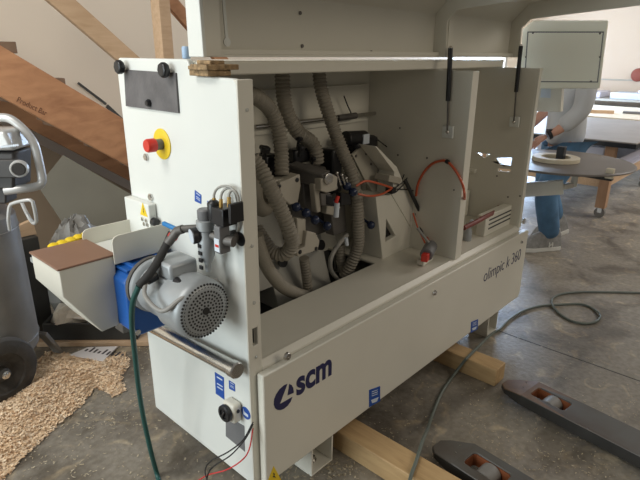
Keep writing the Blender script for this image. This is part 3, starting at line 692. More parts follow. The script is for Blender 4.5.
bayblk(488,163,1.45,.16,.05,.03,'bay_arm','shade_grey',-.1); bayblk(478,168,1.42,.16,.04,.022,'bay_arm','cream',-.1); bayblk(491,158,1.47,.05,.05,.05,'bay_arm','cream')
for k,(px,py) in enumerate(((470,192),(476,194),(482,191),(487,190),(473,198),(480,199))): bayblk(px,py,1.47+.02*(k%2),.05,.05,.025+.01*(k%3),'bay_block',('alud','greyp','black')[k%3])
bayrod((494,192,1.52),(495,199,1.52),.016,'bay_rod','black'); bayrod((468,181,1.45),(490,187,1.47),.005,'bay_rod','blackmatte',8); bayrod((468,171,1.45),(494,174,1.47),.005,'bay_rod','blackmatte',8)
b = MB(); b.tube([P(486,192,1,1.42),P(494,198,1,1.35),P(499,205,1,1.26),P(496,211,1,1.20),P(485,217,1,1.15),P(476,222,1,1.14),P(464,228,1,1.15)], .012, 10); b.build('red_hose', 'red', mc)
bpy.data.objects['red_hose'].data.materials.clear(); bpy.data.objects['red_hose'].data.materials.append(mat('dull_red_hose', (.20,.05,.04), .5))
c = P(467,240,2,.586); b = MB(); b.lathe(c, (0,0,1), [(.022,0),(.022,.05),(.017,.06),(.015,.09),(0,.09)], 16); cf = b.build('filter_cup', 'alu', mc)
b = MB(); b.sphere(c+V((.012,-.01,.10)), .012); b.build('cup_cap', 'paleprint', cf)
# control cabinet on its arm
cx = 3.02
pc = [P(x,y,0,cx) for x,y in ((519,89),(600,89),(609,20),(533,20),(522,29))]
b = MB(); cc = sum(pc, V((0,0,0)))/len(pc)
b.loft(pc, [cc+(p-cc)*.86+V((.11,.02,0)) for p in pc]); cb = b.build('control_cabinet', 'cabinet', mc, .008)
b = MB(); b.prism([P(x,y,0,cx-.0005) for x,y in ((524,82),(598,82.5),(604,31.5),(527.5,31.5))], (-.001,0,0)); bk = b.build('cabinet_seam', 'greyp', cb)
b = MB(); b.prism([P(x,y,0,cx-.0012) for x,y in ((525.2,81),(597,81.5),(602.8,32.7),(528.5,32.7))], (-.001,0,0)); b.build('cabinet_back', 'cabinet', cb, .001)
for px,py in ((533,33),(600,33.5),(591,81.5),(600,57),(526,57)):
    c = P(px,py,0,cx-.002); b = MB(); b.lathe(c, (-1,0,0), [(.005,0),(.005,.002),(0,.003)], 10); b.build('cabinet_screw', 'alud', cb)
b = MB(); q = [P(x,y,0,3.06) for x,y in ((537,86),(562,86),(560.5,112),(536,111.5))]; b.prism(q, (.04,0,0)); am = b.build('cabinet_arm', 'cream', mc, .003)
b = MB(); e = q[3]; b.prism([(X1+.0,e.y+.02,e.z),(3.06,e.y,e.z),(3.06,e.y,e.z+.06),(X1,e.y+.02,e.z+.06)], (0,.03,0)); b.build('arm_stub', 'cream', mc, .003)
b = MB(); b.prism([P(x,y,0,3.059) for x,y in ((541,88.5),(551,88.5),(550.5,98),(540.5,97.5))], (-.0012,0,0)); st = b.build('info_sticker', 'paleprint', am)
# coil disc
dc = P(560,160.5,2,.90); dr = .41
b = MB(); b.lathe(dc+V((0,0,-.012)), (0,0,1), [(dr-.004,0),(dr,.003),(dr,.009),(dr-.004,.012),(0,.012)], 72); ds = b.build('coil_disc', 'disc', mc)
b = MB(); b.box(dc.x-.022, dc.x+.022, dc.y-.022, dc.y+.022, .90, .985); b.build('disc_hub', 'black', ds, .003)
c = P(610,173,2,.90); b = MB(); b.box(c.x-.015,c.x+.015,c.y-.02,c.y+.02,.87,.925); b.build('disc_clip', 'band', ds, .003)
b = MB(); b.prism([(x,y,.86) for x,y in ((dc.x-.1,dc.y-.02),(dc.x+.10,dc.y-.30),(dc.x+.05,dc.y-.36),(dc.x-.12,dc.y-.30))], (0,0,.026)); b.build('disc_bracket', 'black', mc, .003)
q0, q1 = P(520,190,0,3.10), P(563.5,187,0,3.18)
b = MB(); b.bar(q0, q1, .03, .085); b.build('disc_support', 'cream', mc, .004)
b = MB(); b.bar((X1,q0.y+.02,q0.z), (q0.x,q0.y+.02,q0.z), .04, .06); b.build('support_stub', 'cream', mc, .003)
b = MB(); b.cyl((dc.x-.02,q1.y-.01,q1.z-.02), (dc.x-.02,q1.y-.01,.888), .02); b.build('disc_post', 'cream', mc)
b = MB(); b.bar(q1, (dc.x-.02,q1.y-.01,q1.z-.01), .02, .03); b.build('support_link', 'cream', mc, .003)
b = MB(); b.bar(P(584,173,2,.875), P(613,177.5,2,.875), .035, .04); b.build('disc_bracket', 'black', mc, .004)
# roll of edge band on the disc
rc = dc+V((-.02,.02,0)); 
b = MB(); b.lathe(rc+V((0,0,.0005)), (0,0,1), [(.082,0),(.135,0),(.135,.024),(.082,.024),(.082,0)], 48, capped=False)
o = rebase(b.build('edge_band_roll', 'band', None, .002), rc); tag(o, 'pale cream roll of edge band lying on the round grey disc beside the machine', 'roll')
# ------------------------------------------------------------------ things on the machine top
b = MB(); zz = 1.442
b.box(.868,.945,1.20,1.285,zz,zz+.016)
b.box(.858,.965,1.19,1.265,zz+.016,zz+.030)
b.box(.878,.925,1.20,1.262,zz+.030,zz+.040)
b.box(.862,.89,1.262,1.281,zz+.016,zz+.026)
o = rebase(b.build('particle_board_offcut', 'cork', None, .002), (.905,1.22,zz)); tag(o, 'chewed brown particle board offcut wedged on the machine corner under the hood edge', 'offcut')
c = P(186.5,58,0,.93); c.z = 1.4842
b = MB(); b.lathe(c, (0,0,1), [(.010,0),(.012,.003),(.012,.03),(.010,.034),(0,.034)], 20)
o = rebase(b.build('plastic_cup', 'lightblue', None), c); tag(o, 'small pale blue plastic cup standing on the machine top beside the hood', 'cup')
# ------------------------------------------------------------------ air hose from the shut-off valve
pts = [P(172,233,0,.79), P(163,252,0,.75), P(151,272,0,.70), P(139,286,0,.665), P(133,302,0,.655), P(132,325,0,.66), P(135,355,0,.68), P(139,390,0,.70), P(144,420,0,.72), P(151,452,0,.735), P(157,474,2,.012), P(163,495,2,.009), P(178,540,2,.009)]
ho = thing('air_hose', 'dark green rubber air hose hanging from the black shut-off fitting to the floor', 'hose', P(158,478,2,0))
b = MB(); b.tube(pts[3:], .0085, 12); b.build('hose_line', 'greenhose', ho)
b = MB(); b.tube(pts[:4], .0125, 12); hg = b.build('hose_grip', 'blackmatte', ho)
b = MB(); b.cyl(P(178,230,0,.795), P(168,243,0,.77), .0135); b.build('coupling', 'alud', ho)
b = MB(); b.cyl(P(174,235,0,.787), P(172,238,0,.781), .0150); b.build('coupling_ring', 'red', ho)
# ------------------------------------------------------------------ blocks, forks, cable
def block(px, label, y0, y1, x0, x1, ch=.0):
    b = MB(); b.box(x0, x1, y0, y1, 0, .09); o = rebase(b.build('wood_block', 'blockwood', None, .004), ((x0+x1)/2,(y0+y1)/2,0)); tag(o, label, 'block', 'timber blocks under the machine')
block(0, 'long pale timber block under the machine, nearer the lettered logo', .58, 1.55, 1.325, 1.435)
block(0, 'short pale timber block end poking out beneath the far end of the machine', .845, 1.5, 2.165, 2.265)
def fork(xt, yt, ang, label, tip):
    xc, y0 = 0.0, 0.0
    w = .158
    t = thing('pallet_fork', label, 'pallet jack fork', (0, 0, 0), 'pallet jack forks')
    out = [(xc-w/2,-1.15),(xc+w/2,-1.15),(xc+w/2,y0-.12),(xc+w*.34,y0-.03),(xc+w*.16,y0),(xc-w*.16,y0),(xc-w*.34,y0-.03),(xc-w/2,y0-.12)]
    hx0, hx1, hy0, hy1 = xc-.040, xc+.040, y0-.30, y0-.145
    hole = [(hx0+.01,hy0),(hx1-.01,hy0),(hx1,hy0+.01),(hx1,hy1-.01),(hx1-.01,hy1),(hx0+.01,hy1),(hx0,hy1-.01),(hx0,hy0+.01)]
    b = MB()
    yc = -.20
    front = [p for p in out if p[1] > yc]
    b.prism([(x,y,.074) for x,y in [(xc-w/2,-1.15),(xc+w/2,-1.15),(xc+w/2,hy0-.02),(xc-w/2,hy0-.02)]], (0,0,.008))
    b.prism([(x,y,.074) for x,y in [(xc-w/2,hy0-.02),(xc+w/2,hy0-.02),(xc+w/2,hy1+.02),(xc-w/2,hy1+.02)]], (0,0,.008), holes=[[(x,y,.074) for x,y in hole]])
    b.prism([(x,y,.074) for x,y in [(xc-w/2,hy1+.02),(xc+w/2,hy1+.02)]+front], (0,0,.008))
    bmesh.ops.remove_doubles(b.bm, verts=b.bm.verts, dist=1e-5)
    for v in b.bm.verts:
        if v.co.y > -.12: v.co.z -= .03*min(1,(v.co.y+.12)/.10)
    ft = b.build('fork_top', 'fork', t, .003)
    ft.data.materials.append(M[tip])
    for p in ft.data.polygons:
        if p.center.y > -.22: p.material_index = 1
    b = MB()
    n = len(out)
    for i in list(range(1,n)):
        p, q = out[i], out[(i+1)%n]
        zp, zq = (.078-.03*max(0,min(1,(k[1]+.12)/.10)) for k in (p,q))
        d = (V((q[0],q[1],0))-V((p[0],p[1],0))).normalized(); inn = V((-d.y,d.x,0))*.005
        b.prism([(p[0],p[1],.03),(q[0],q[1],.03),(q[0],q[1],zq),(p[0],p[1],zp)], inn)
    b.build('fork_side', 'forkside', t)
    b = MB()
    for i in range(8):
        p, q = hole[i], hole[(i+1)%8]
        b.bar((p[0],p[1],.05), (q[0],q[1],.05), .005, .05)
    b.build('slot_wall', 'rust', t)
    b = MB(); b.cyl((xc-.036,y0-.225,.041),(xc+.036,y0-.225,.041),.040); r = b.build('load_roller', 'rollergrey', t, .004)
    b = MB(); b.cyl((xc-.07,y0-.225,.041),(xc+.07,y0-.225,.041),.008); b.build('roller_axle', 'steel', t)
    b = MB()
    b.cyl((xc-.02,y0-.10,.082),(xc-.02,y0-.10,.0835),.003,n=8).cyl((xc+.025,y0-.09,.082),(xc+.025,y0-.09,.0835),.003,n=8); b.build('fork_stud', 'chrome', t)
    t.location = (xt,yt,0); t.rotation_euler = (0,0,ang)
fork(2.165, .800, -.13, 'rusty-tipped pallet jack fork lying farther right on the concrete', 'tiprust')
fork(1.578, .815, -.10, 'dark grey pallet jack fork cut off by the bottom edge beside the timber block', 'fork')
pts = [P(x,y,2,z) for x,y,z in ((405,500,.1),(411,476,.1),(416,462,.1),(423,440,.098),(428,428,.05),(433,413,.008),(442,392,.008),(453,376,.008),(462,364,.06),(466,359,.097),(471,354,.099),(476,349,.099),(481,344,.098),(487,338,.05),(493,333,.008),(500,329,.008),(510,319,.008),(523,311,.008),(540,306,.008),(560,304.5,.008),(580,304,.008),(592,308,.008),(600,315,.012),(597,321,.008),(586,323.5,.008),(572,321,.008),(560,314,.008),(552.5,305,.012),(553,298,.008),(562,294,.008),(580,292,.008),(605,292,.008),(650,293,.008))]
b = MB(); b.tube(pts, .007, 10); o = rebase(b.build('power_cable', 'cable', None), pts[12]); tag(o, 'long grey green cable looping over the concrete past the timber blocks', 'cable')
# ------------------------------------------------------------------ person
bx, by = 4.36, 1.42
dv = V((-.80,.60,0)).normalized(); rt = dv.cross(V((0,0,1)))      # facing, right hand side
pe = thing('person', 'person in grey tee shirt and blue jeans standing behind the round disc', 'person', (bx,by,0))
def W(f, r, z): return V((bx,by,0))+dv*f+rt*r+V((0,0,z))
# right side (rt) is the side away from the wall; the left foot leads
hipL, hipR = W(.0,-.085,.86), W(0,.085,.86)
J = [(W(0,0,.95),.07),(W(.01,0,1.08),.095),(W(.03,0,1.28),(.165,.115)),(W(.03,0,1.42),(.13,.09)),(W(.05,0,1.47),.055),(W(.09,0,1.52),.06),(W(.115,0,1.585),.088),(W(.115,0,1.645),.07),
 (W(.02,-.19,1.41),.058),(W(.05,-.23,1.13),.044),(W(.20,-.20,.985),.036),(W(.27,-.18,.945),.026),
 (W(.02,.19,1.41),.060),(W(.0,.225,1.13),.046),(W(.17,.195,.985),.037),(W(.235,.18,.945),.026),
 (hipL,.075),(W(.14,-.09,.50),.060),(W(.05,-.09,.12),.030),(hipR,.075),(W(.02,.10,.50),.060),(W(-.11,.10,.17),.030)]
Ed = [(0,1),(1,2),(2,3),(3,4),(4,5),(5,6),(6,7),(3,8),(8,9),(9,10),(10,11),(3,12),(12,13),(13,14),(14,15),(0,16),(16,17),(17,18),(0,19),(19,20),(20,21)]
body = skin('body', J, Ed, 'skin', pe)
# clothing shells (a little larger than the body)
g = 1.13
JT = [(W(0,0,.82),.150),(W(0,0,.93),.158),(W(.005,0,1.06),.150),(W(.03,0,1.26),(.180,.140)),(W(.03,0,1.39),(.142,.10)),(W(.045,0,1.445),.068),
 (W(.02,-.19,1.40),.085),(W(.05,-.232,1.13),.072),(W(.195,-.202,.99),.062),(W(.02,.19,1.41),.084),(W(.035,.23,1.20),.072)]
skin('shirt', JT, [(0,1),(1,2),(2,3),(3,4),(4,5),(4,6),(6,7),(7,8),(4,9),(9,10)], 'shirt', pe)
JJ = [(W(0,0,.97),.150),(hipL+V((0,0,-.08)),.120),(W(.16,-.09,.50),.096),(W(.05,-.09,.095),.084),(hipR+V((0,0,-.08)),.120),(W(.04,.10,.50),.096),(W(-.11,.10,.17),.088)]
skin('jeans', JJ, [(0,1),(1,2),(2,3),(0,4),(4,5),(5,6)], 'jeans', pe)
b = MB(); b.sphere(W(.095,0,1.63), .102, (1,1,1.0)); hr = b.build('hair', 'hair', pe)
for v in hr.data.vertices:                 # keep the face clear
    w = v.co+V((bx,by,0)); f = (w-V((bx,by,0))).dot(dv)
    if f > .13 and w.z < 1.67: v.co -= dv*(f-.125)
b = MB(); b.obox(W(.206,0,1.575), (.03,.022,.045), Matrix((dv,rt,V((0,0,1)))).transposed()); b.build('nose', 'skin', pe, .008)
for s in (-1,1):
    b = MB(); b.sphere(W(.192,s*.032,1.602), .011); b.build('eye', 'black', pe)
    b = MB(); b.sphere(W(.11,s*.09,1.58), .028, (.8,.8,1.1)); b.build('ear', 'skin', pe)
b = MB(); b.obox(W(.195,0,1.53), (.012,.045,.008), Matrix((dv,rt,V((0,0,1)))).transposed()); b.build('mouth', 'red', pe, .003)
# hands
for s, wr, dr_ in ((-1, W(.27,-.18,.945), (.8,.2,-.6)), (1, W(.235,.18,.945), (.8,-.15,-.6))):
    e = (dv*dr_[0]+rt*dr_[1]+V((0,0,dr_[2]))).normalized(); sd = (rt*-s+dv*.1+V((0,0,.1))).normalized(); dn = e.cross(sd)
    JH = [(wr,.024),(wr+e*.045,(.040,.020)),(wr+e*.09,(.040,.016))]; EH = [(0,1),(1,2)]
    for i in range(4):
        o0 = wr+e*.088+sd*(.030-.020*i); ln = (.036,.042,.039,.030)[i]; k = len(JH)
        JH += [(o0,.0095),(o0+e*ln+V((0,0,-.008)),.0085),(o0+e*ln*1.7+V((0,0,-.03)),.0075)]; EH += [(2,k),(k,k+1),(k+1,k+2)]
    k = len(JH); JH += [(wr+e*.03+sd*.042,.011),(wr+e*.065+sd*.062+V((0,0,-.01)),.009)]; EH += [(1,k),(k,k+1)]
    skin('hand', JH, EH, 'skin', pe, 1)
b = MB(); e = (W(.27,-.18,.945)-W(.20,-.20,.985)).normalized(); c = W(.258,-.184,.952); b.lathe(c-e*.014, e, [(.033,0),(.036,.004),(.036,.024),(.033,.028)], 20); b.obox(c+V((0,0,.034)), (.04,.035,.012), Matrix((dv,rt,V((0,0,1)))).transposed()); b.build('watch', 'black', pe)
# shoes
def shoe(f, r, z, pitch, n):
    R = Matrix((dv,rt,V((0,0,1)))).transposed() @ rotm(pitch,'Y')
    o = W(f,r,z)
    T = lambda x,y,zz: o+R@V((x*1.12,y*1.12,zz*1.22))
    outl = [(-.10,0),(-.095,.032),(-.05,.036),(.04,.042),(.12,.048),(.17,.036),(.195,.008),(.185,-.03),(.12,-.046),(.04,-.038),(-.05,-.036),(-.095,-.030)]
    b = MB(); b.prism([T(x,y,0) for x,y in outl], R@V((0,0,.039))); sole = b.build('shoe_sole', 'sole', pe, .006)
    b = MB()
    rings = []
    for zz, sc, xs in ((.03,.99,0),(.075,.97,0),(.115,.84,-.02),(.15,.60,-.045)):
        rings.append([b.bm.verts.new(T(x*sc+xs*(1 if x > 0 else .3), y*sc, zz if x < .05 else zz*(.88 if zz > .06 else 1))) for x,y in outl])
    for a_, c_ in zip(rings, rings[1:]):
        for i in range(12): b.bm.faces.new((a_[i],a_[(i+1)%12],c_[(i+1)%12],c_[i]))
    b.bm.faces.new(rings[-1]); b.bm.faces.new(rings[0])
    up_ = b.build('shoe', 'shoe', pe, .004, ang=60)
    b = MB()
    for i in range(4): b.bar(T(.035+.022*i,-.022,.088-.008*i), T(.035+.022*i,.022,.088-.008*i), .006, .006)
    b.build('laces', 'sole', pe)
    side = -1 if False else 1
    text('N', .05, T(.015,.0415,.036) , -(R@V((1,0,0))), R@V((0,0,1)), 'sole', 'shoe_letter', pe, .003, .002)
    text('N', .05, T(-.02,-.0415,.036) , (R@V((1,0,0))), R@V((0,0,1)), 'sole', 'shoe_letter', pe, .003, .002)
shoe(.07, -.09, 0, 0, 1); shoe(-.13, .10, .05, .28, 2)
# ------------------------------------------------------------------ background benches
def bench(x0, x1, y0, y1, h):
    t = thing('work_bench', 'wooden work bench on casters with a grey brown top behind the person', 'bench', (x0,y0,0))
    c0, c1 = P(578,131,2,h), P(630,142.5,2,h)
    b = MB(); b.box(x0-.1, x1, y0-.22, y1+.2, h-.03, h); b.build('bench_top', 'greytop', t, .003)
    b = MB(); b.box(x0-.101, x1-.02, y0-.221, y1+.18, h-.055, h-.012); b.build('top_edge', 'black', t)
    for x,y in ((x0,y0),(x1-.2,y0),(x0,y1),(x1-.2,y1)):
        b = MB(); b.box(x-.045,x+.045,y-.045,y+.045,.10,h-.06); l = b.build('leg', 'tablewood', t, .003)
        b = MB(); b.cyl((x-.02,y,.05),(x+.02,y,.05),.05); b.build('caster_wheel', 'rollergrey', l)
        b = MB(); b.box(x-.03,x-.022,y-.02,y+.02,.05,.10).box(x+.022,x+.03,y-.02,y+.02,.05,.10); b.build('caster_fork', 'chrome', l)
    b = MB(); b.box(x0-.02,x0+.02,y0,y1,.30,.39); b.build('stretcher', 'lumber', t); b = MB(); b.box(x0,x1-.2,y0-.02,y0+.02,.30,.39); b.build('stretcher', 'lumber', t)
    b = MB(); b.box(x0-.02, x1-.2, y0, y1, .39, .41); b.build('lower_shelf', 'sheet', t)
bench(5.56, 7.46, 1.37, 2.6, .76)
o = MB().prism([(5.64,1.46,.412),(5.64,2.1,.412),(5.66,2.1,.66),(5.66,1.46,.66)], (.03,0,0)).build('panel_stack', 'sheet', None); tag(rebase(o,(5.65,1.8,.412)), 'white lilac panel standing on the lower shelf of the wooden bench', 'panel')
o = MB().box(5.9,7.1,1.42,2.2,.4125,.50).build('sheet_stack', 'sheet', None, .004); tag(rebase(o,(6.5,1.8,.4125)), 'flat stack of pale sheets lying on the lower shelf of the wooden bench', 'sheets')
# pale plywood bench farther back
t = thing('plywood_bench', 'long bench with a pale plywood top in front of the far wall', 'bench', (8.2,1.6,0))
b = MB(); b.box(7.50, 9.3, -.6, 3.0, .73, .77); b.build('bench_top', 'plywood', t, .003)
for x,y in ((7.65,-.5),(7.65,2.5),(9.2,-.5),(9.2,2.5)):
    b = MB(); b.box(x-.05,x+.05,y-.05,y+.05,0,.73); b.build('leg', 'tablewood', t)
def onbench(px, py, z): return P(px,py,2,z)
c = onbench(589,113,.772); o = MB().bar((c.x,c.y+.25,.7905),(c.x+.2,c.y-.25,.7905),.10,.04).build('timber_offcut', 'lumber', None); tag(rebase(o,(c.x+.1,c.y,.772)), 'tan timber offcut lying on the pale plywood bench', 'offcut')
c = onbench(635,114,.772); o = MB().bar((c.x,c.y+.15,.7855),(c.x+.1,c.y-.3,.7855),.12,.026).build('dark_tool', 'greyp', None); tag(rebase(o,(c.x,c.y,.772)), 'dark flat tool lying at the right end of the plywood bench', 'tool')
# shelf with wrapped panels against the far wall
t = thing('storage_rack', 'low rack of three open shelves along the far wall', 'rack', (10.1,.9,0))
for k,z in enumerate((.40,.62,.84)):
    b = MB(); b.box(9.75,10.5,-.9,3.8,z-.03,z); b.build('shelf_board', 'shade_grey', t)
for y in (-.85,1.4,3.75):
    for x in (9.76,10.44):
        b = MB(); b.box(x,x+.06,y-.03,y+.03,0,.81); b.build('rack_post', 'greyp', t)
mats = ['sheet','paleprint','blueprint','sheet','sheet','paleprint','sheet']
names = ['short white wrapped panel on the top shelf of the rack, beside the person','long pale wrapped panel on the top shelf of the rack, nearer the right edge','dark blue wrapped panel on the middle shelf of the rack','long lilac panel beside the blue one on the middle shelf','thin white panel lying on top of the long pale wrapped panel','pale panel on the bottom shelf of the rack, left end','lilac panel on the bottom shelf of the rack, right end']
spec = [(.841,2.75,3.3,.10),(.841,.2,2.6,.10),(.621,2.3,3.5,.07),(.621,-.5,2.1,.11),(.942,1.0,2.2,.05),(.401,1.7,3.5,.10),(.401,-.5,1.3,.12)]
for (z,y0,y1,h),mm,nn in zip(spec,mats,names):
    o = MB().box(9.84,10.40,y0,y1,z,z+h).build('wrapped_panel', mm, None, .01); tag(rebase(o,(10.1,(y0+y1)/2,z)), nn, 'panel', 'wrapped panels on the rack')
c = P(638,75,0,WX-.040); o = MB().sphere(c,.11,(.4,1,1)).build('red_cap', 'red', None); tag(rebase(o,c), 'small dull red cap hanging on the far wall at the right edge', 'cap')
o.data.materials.clear(); o.data.materials.append(mat('dull_red', (.30,.09,.07), .7))
# ------------------------------------------------------------------ staircase at the back left
YS = 3.40
SL = -.665
st = thing('staircase', 'rough brown wooden staircase rising to the left along the back wall', 'stairs', (3.3,YS,0))
_a, _b, _c, _d = (P(x,y,1,YS) for x,y in ((0,45),(118,115.5),(0,97.5),(130,168.5)))
def zt(x): return _a.z+(_b.z-_a.z)/(_b.x-_a.x)*(x-_a.x)
def zl(x): return _c.z+(_d.z-_c.z)/(_d.x-_c.x)*(x-_c.x)
xe = 2.85
def stringer(y, nm):
    b = MB(); b.prism([(-.9,y,zt(-.9)),(xe,y,zt(xe)),(xe,y,max(0,zl(xe))),(-.9,y,zl(-.9))], (0,.04,0)); return b.build(nm, 'stringer', st, .003)
sg = stringer(YS, 'stair_stringer'); stringer(4.30, 'stair_stringer')
for k in range(14):
    x = 2.75-.287*k; z = zt(x)-.205
    if z < .1: continue
    b = MB(); b.box(x-.03, x+.245, YS+.041, 4.30, z-.0, z+.036); b.build('tread', 'treadwood', st)
    b = MB(); b.box(x+.22, x+.24, YS+.041, 4.30, z-.155, z); b.build('riser', 'treadwood', st)
for px,py in ((12,44),(61,80)):
    c = P(px,py,1,YS+.04); b = MB(); b.box(c.x-.10,c.x+.01,YS+.002,YS+.10,c.z-.05,c.z+.012); b.build('tread_end', 'treadwood', st, .004)
c = P(16,101.5,1,YS-.001); d = P(48,117,1,YS-.001)-c; xd = d.normalized(); up_ = V((0,-1,0)).cross(xd)
text('Product Bar', .046, c, xd, V((-xd.z,0,xd.x)), 'stamp', 'timber_stamp', st, .0004, 0, 0, .78)
b = MB(); b.prism([(.2,4.27,.0),(2.2,4.27,.0),(2.2,4.27,zl(2.2)-.08),(.2,4.27,zl(.2)-.08)], (0,.014,0)); o = b.build('stair_shade_panel', 'shadebrown', None); tag(rebase(o,(1.2,4.27,0)), 'added brown panel giving the shade on the back wall beneath the staircase', 'panel')  # sheet added for the brown shade on the wall below the stairs
# post and braces
fr2 = thing('wooden_support', 'upright timber post with two slanting braces behind the machine', 'timber frame', (2.09,3.36,0))
R45 = rotm(.10,'Z')
b = MB(); b.obox((2.06,3.32,1.3), (.088,.088,2.6), R45); b.build('post', 'lumber', fr2, .003)
p0, p1 = P(58,-2,1,3.388), P(140,70,1,3.388); b = MB(); b.bar(p0+(p0-p1)*.8, p1+(p1-p0)*.25, .04, .115); b.build('brace', 'lumber', fr2, .003)
p0, p1 = P(150,-22,1,3.388), P(215,53,1,3.388); b = MB(); b.bar(p0-(p1-p0)*.1, p1+(p1-p0)*1.2, .04, .09); b.build('brace', 'stringer', fr2, .003)
# board and rubbish under the stair
def PL(x, y, p0, n):
    r = AX @ V((x-320, y-240, F)); n = V(n); return CAM + r*((V(p0)-CAM).dot(n)/r.dot(n))
pn = (.25,1,-.42); pts = [PL(x,y,(1.6,3.0,.5),pn) for x,y in ((63,155),(134,196),(134,262),(90,262),(38,186))]
b = MB(); b.prism(pts, (.004,.016,-.006)); o = b.build('leaning_sheet', 'greyboard', None)
tag(rebase(o, pts[3]), 'grey green wall board sheet leaning under the stairs behind the infeed tray', 'sheet')
def lump(c, r, sc, amp, seed):
    b = MB(); b.sphere(c, r, sc, 28, 18); rnd = random.Random(seed)
    dirs = [(V((rnd.gauss(0,1),rnd.gauss(0,1),rnd.gauss(0,1))).normalized(), rnd.uniform(2,6), rnd.uniform(0,6)) for _ in range(9)]
    for v in b.bm.verts:
        d = v.co-V(c); k = sum(math.sin(d.dot(w)/r*f+ph) for w,f,ph in dirs)/9
        v.co = V(c)+d*(1+amp*k); v.co.z = max(v.co.z, .003)
    return b
c = P(72,222,1,2.95); hb_ = c.z
b = lump((c.x,c.y,hb_*.5), hb_*.5, (.62,.40,1.0), .30, 3); rp = random.Random(5)
for v in b.bm.verts: q = V((c.x,c.y,hb_*.5)); v.co = q+(v.co-q)*rp.uniform(.88,1.06); v.co.z = max(.002,v.co.z)
o = b.build('plastic_bag', 'bag', None, ang=25); tag(rebase(o,(c.x,c.y,0)), 'crumpled grey plastic bag heaped on the floor behind the yellow rollers', 'bag')
c = P(35,236,1,2.95); o = MB().box(.80,.955,2.93,3.06,0,c.z).build('shade_box', 'darkbin', None, .004); tag(rebase(o,(.88,3.0,0)), 'added tall dark box filling the shaded gap between the compressor tank and the grey bag', 'box')  # box added to fill the dark shaded gap and carry the scrap
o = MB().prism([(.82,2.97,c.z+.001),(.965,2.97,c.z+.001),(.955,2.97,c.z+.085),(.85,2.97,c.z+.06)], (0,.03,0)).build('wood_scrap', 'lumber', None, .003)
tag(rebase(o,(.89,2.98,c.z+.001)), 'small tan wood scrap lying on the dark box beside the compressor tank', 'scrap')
# tub, paper, plank, magazine
c = P(90,347,2,0)
b = MB(); w, d, h = .36, .22, .11
R = rotm(-.80,'Z')
def rect(w_, d_): return [V((x*w_/2,y*d_/2,0)) for x,y in ((-1,-1),(1,-1),(1,1),(-1,1))]
ctr = c+V((.737,.676,0))*.15
o_, i_ = rect(.50,.26), rect(.47,.23)
b.prism([ctr+R@p+V((0,0,.03)) for p in o_], (0,0,.10), holes=[[ctr+R@p+V((0,0,.03)) for p in i_]]); b.prism([ctr+R@p+V((0,0,.03)) for p in i_], (0,0,.01))
o = b.build('dark_tub', 'darkbin', None, .01); tag(rebase(o, ctr+V((0,0,.03))), 'low black rubber tub on the floor beneath the infeed box', 'tub')
b = MB(); b.obox(ctr+V((-.02,-.05,.0155)), (.62,.20,.028), R); o = b.build('plank', 'lumber', None, .003); tag(rebase(o, ctr+V((-.02,-.05,0))), 'flat orange brown plank under the black tub', 'plank')
q = P(66,318,2,.15)
pc_ = ctr+R@V((-.13,-.01,0))+V((0,0,.12)); b = MB(); b.sphere(pc_, .105, (1.2,1.0,.75), 18, 11); rp = random.Random(8)
for v in b.bm.verts: v.co = pc_+(v.co-pc_)*rp.uniform(.72,1.15)
o = b.build('crumpled_paper', 'paper', None, ang=12); tag(rebase(o, ctr+R@V((-.14,0,0))+V((0,0,.05))), 'crumpled cream paper heaped in the black tub', 'paper')
b = MB(); b.obox(ctr+R@V((.05,0,.132)), (.30,.20,.006), R@rotm(.1,'Y')); o = b.build('cardboard_flap', 'paper', None); tag(rebase(o, ctr+R@V((.05,0,.13))), 'flat tan cardboard flap lying over the black tub', 'cardboard')
mg = [P(x,y,2,.012) for x,y in ((69,356),(103,362),(118,347),(88,348))]
b = MB(); b.prism(mg, (0,0,.006)); mgz = b.build('magazine', 'mag', None, .001); tag(rebase(mgz, mg[0]), 'white printed magazine lying flat on the shavings before the black tub', 'magazine')
xd = (mg[1]-mg[0]).normalized(); ud = V((0,0,1)).cross(xd)
b = MB()
for i in range(9):
    p = mg[0]+xd*(.05+.026*i)+ud*.055+V((0,0,.0062)); hh = .022+.012*((i*5)%3)
    b.prism([p, p+xd*.012, p+xd*.012+ud*hh, p+ud*hh], (0,0,.0006))
b.build('masthead', 'print', mgz)
# ------------------------------------------------------------------ compressor
tc = V((.578,2.64,0)); TR = .20
cp = thing('air_compressor', 'grey upright air compressor with a chrome handle and black wheels at the left edge', 'compressor', tc)
b = MB(); b.lathe(tc, (0,0,1), [(0,.09),(.08,.095),(.15,.12),(.195,.17),(TR,.22),(TR,.76),(.195,.82),(.15,.865),(.08,.885),(0,.89)], 44); tk = b.build('tank', 'tank', cp)
for z in (.22,.76):
    b = MB(); b.torus(tc+V((0,0,z)), (0,0,1), TR, .004, 44, 8); b.build('weld_seam', 'tank', tk)
fwd = V((.737,.676,0)); rgt = V((.678,-.735,0))
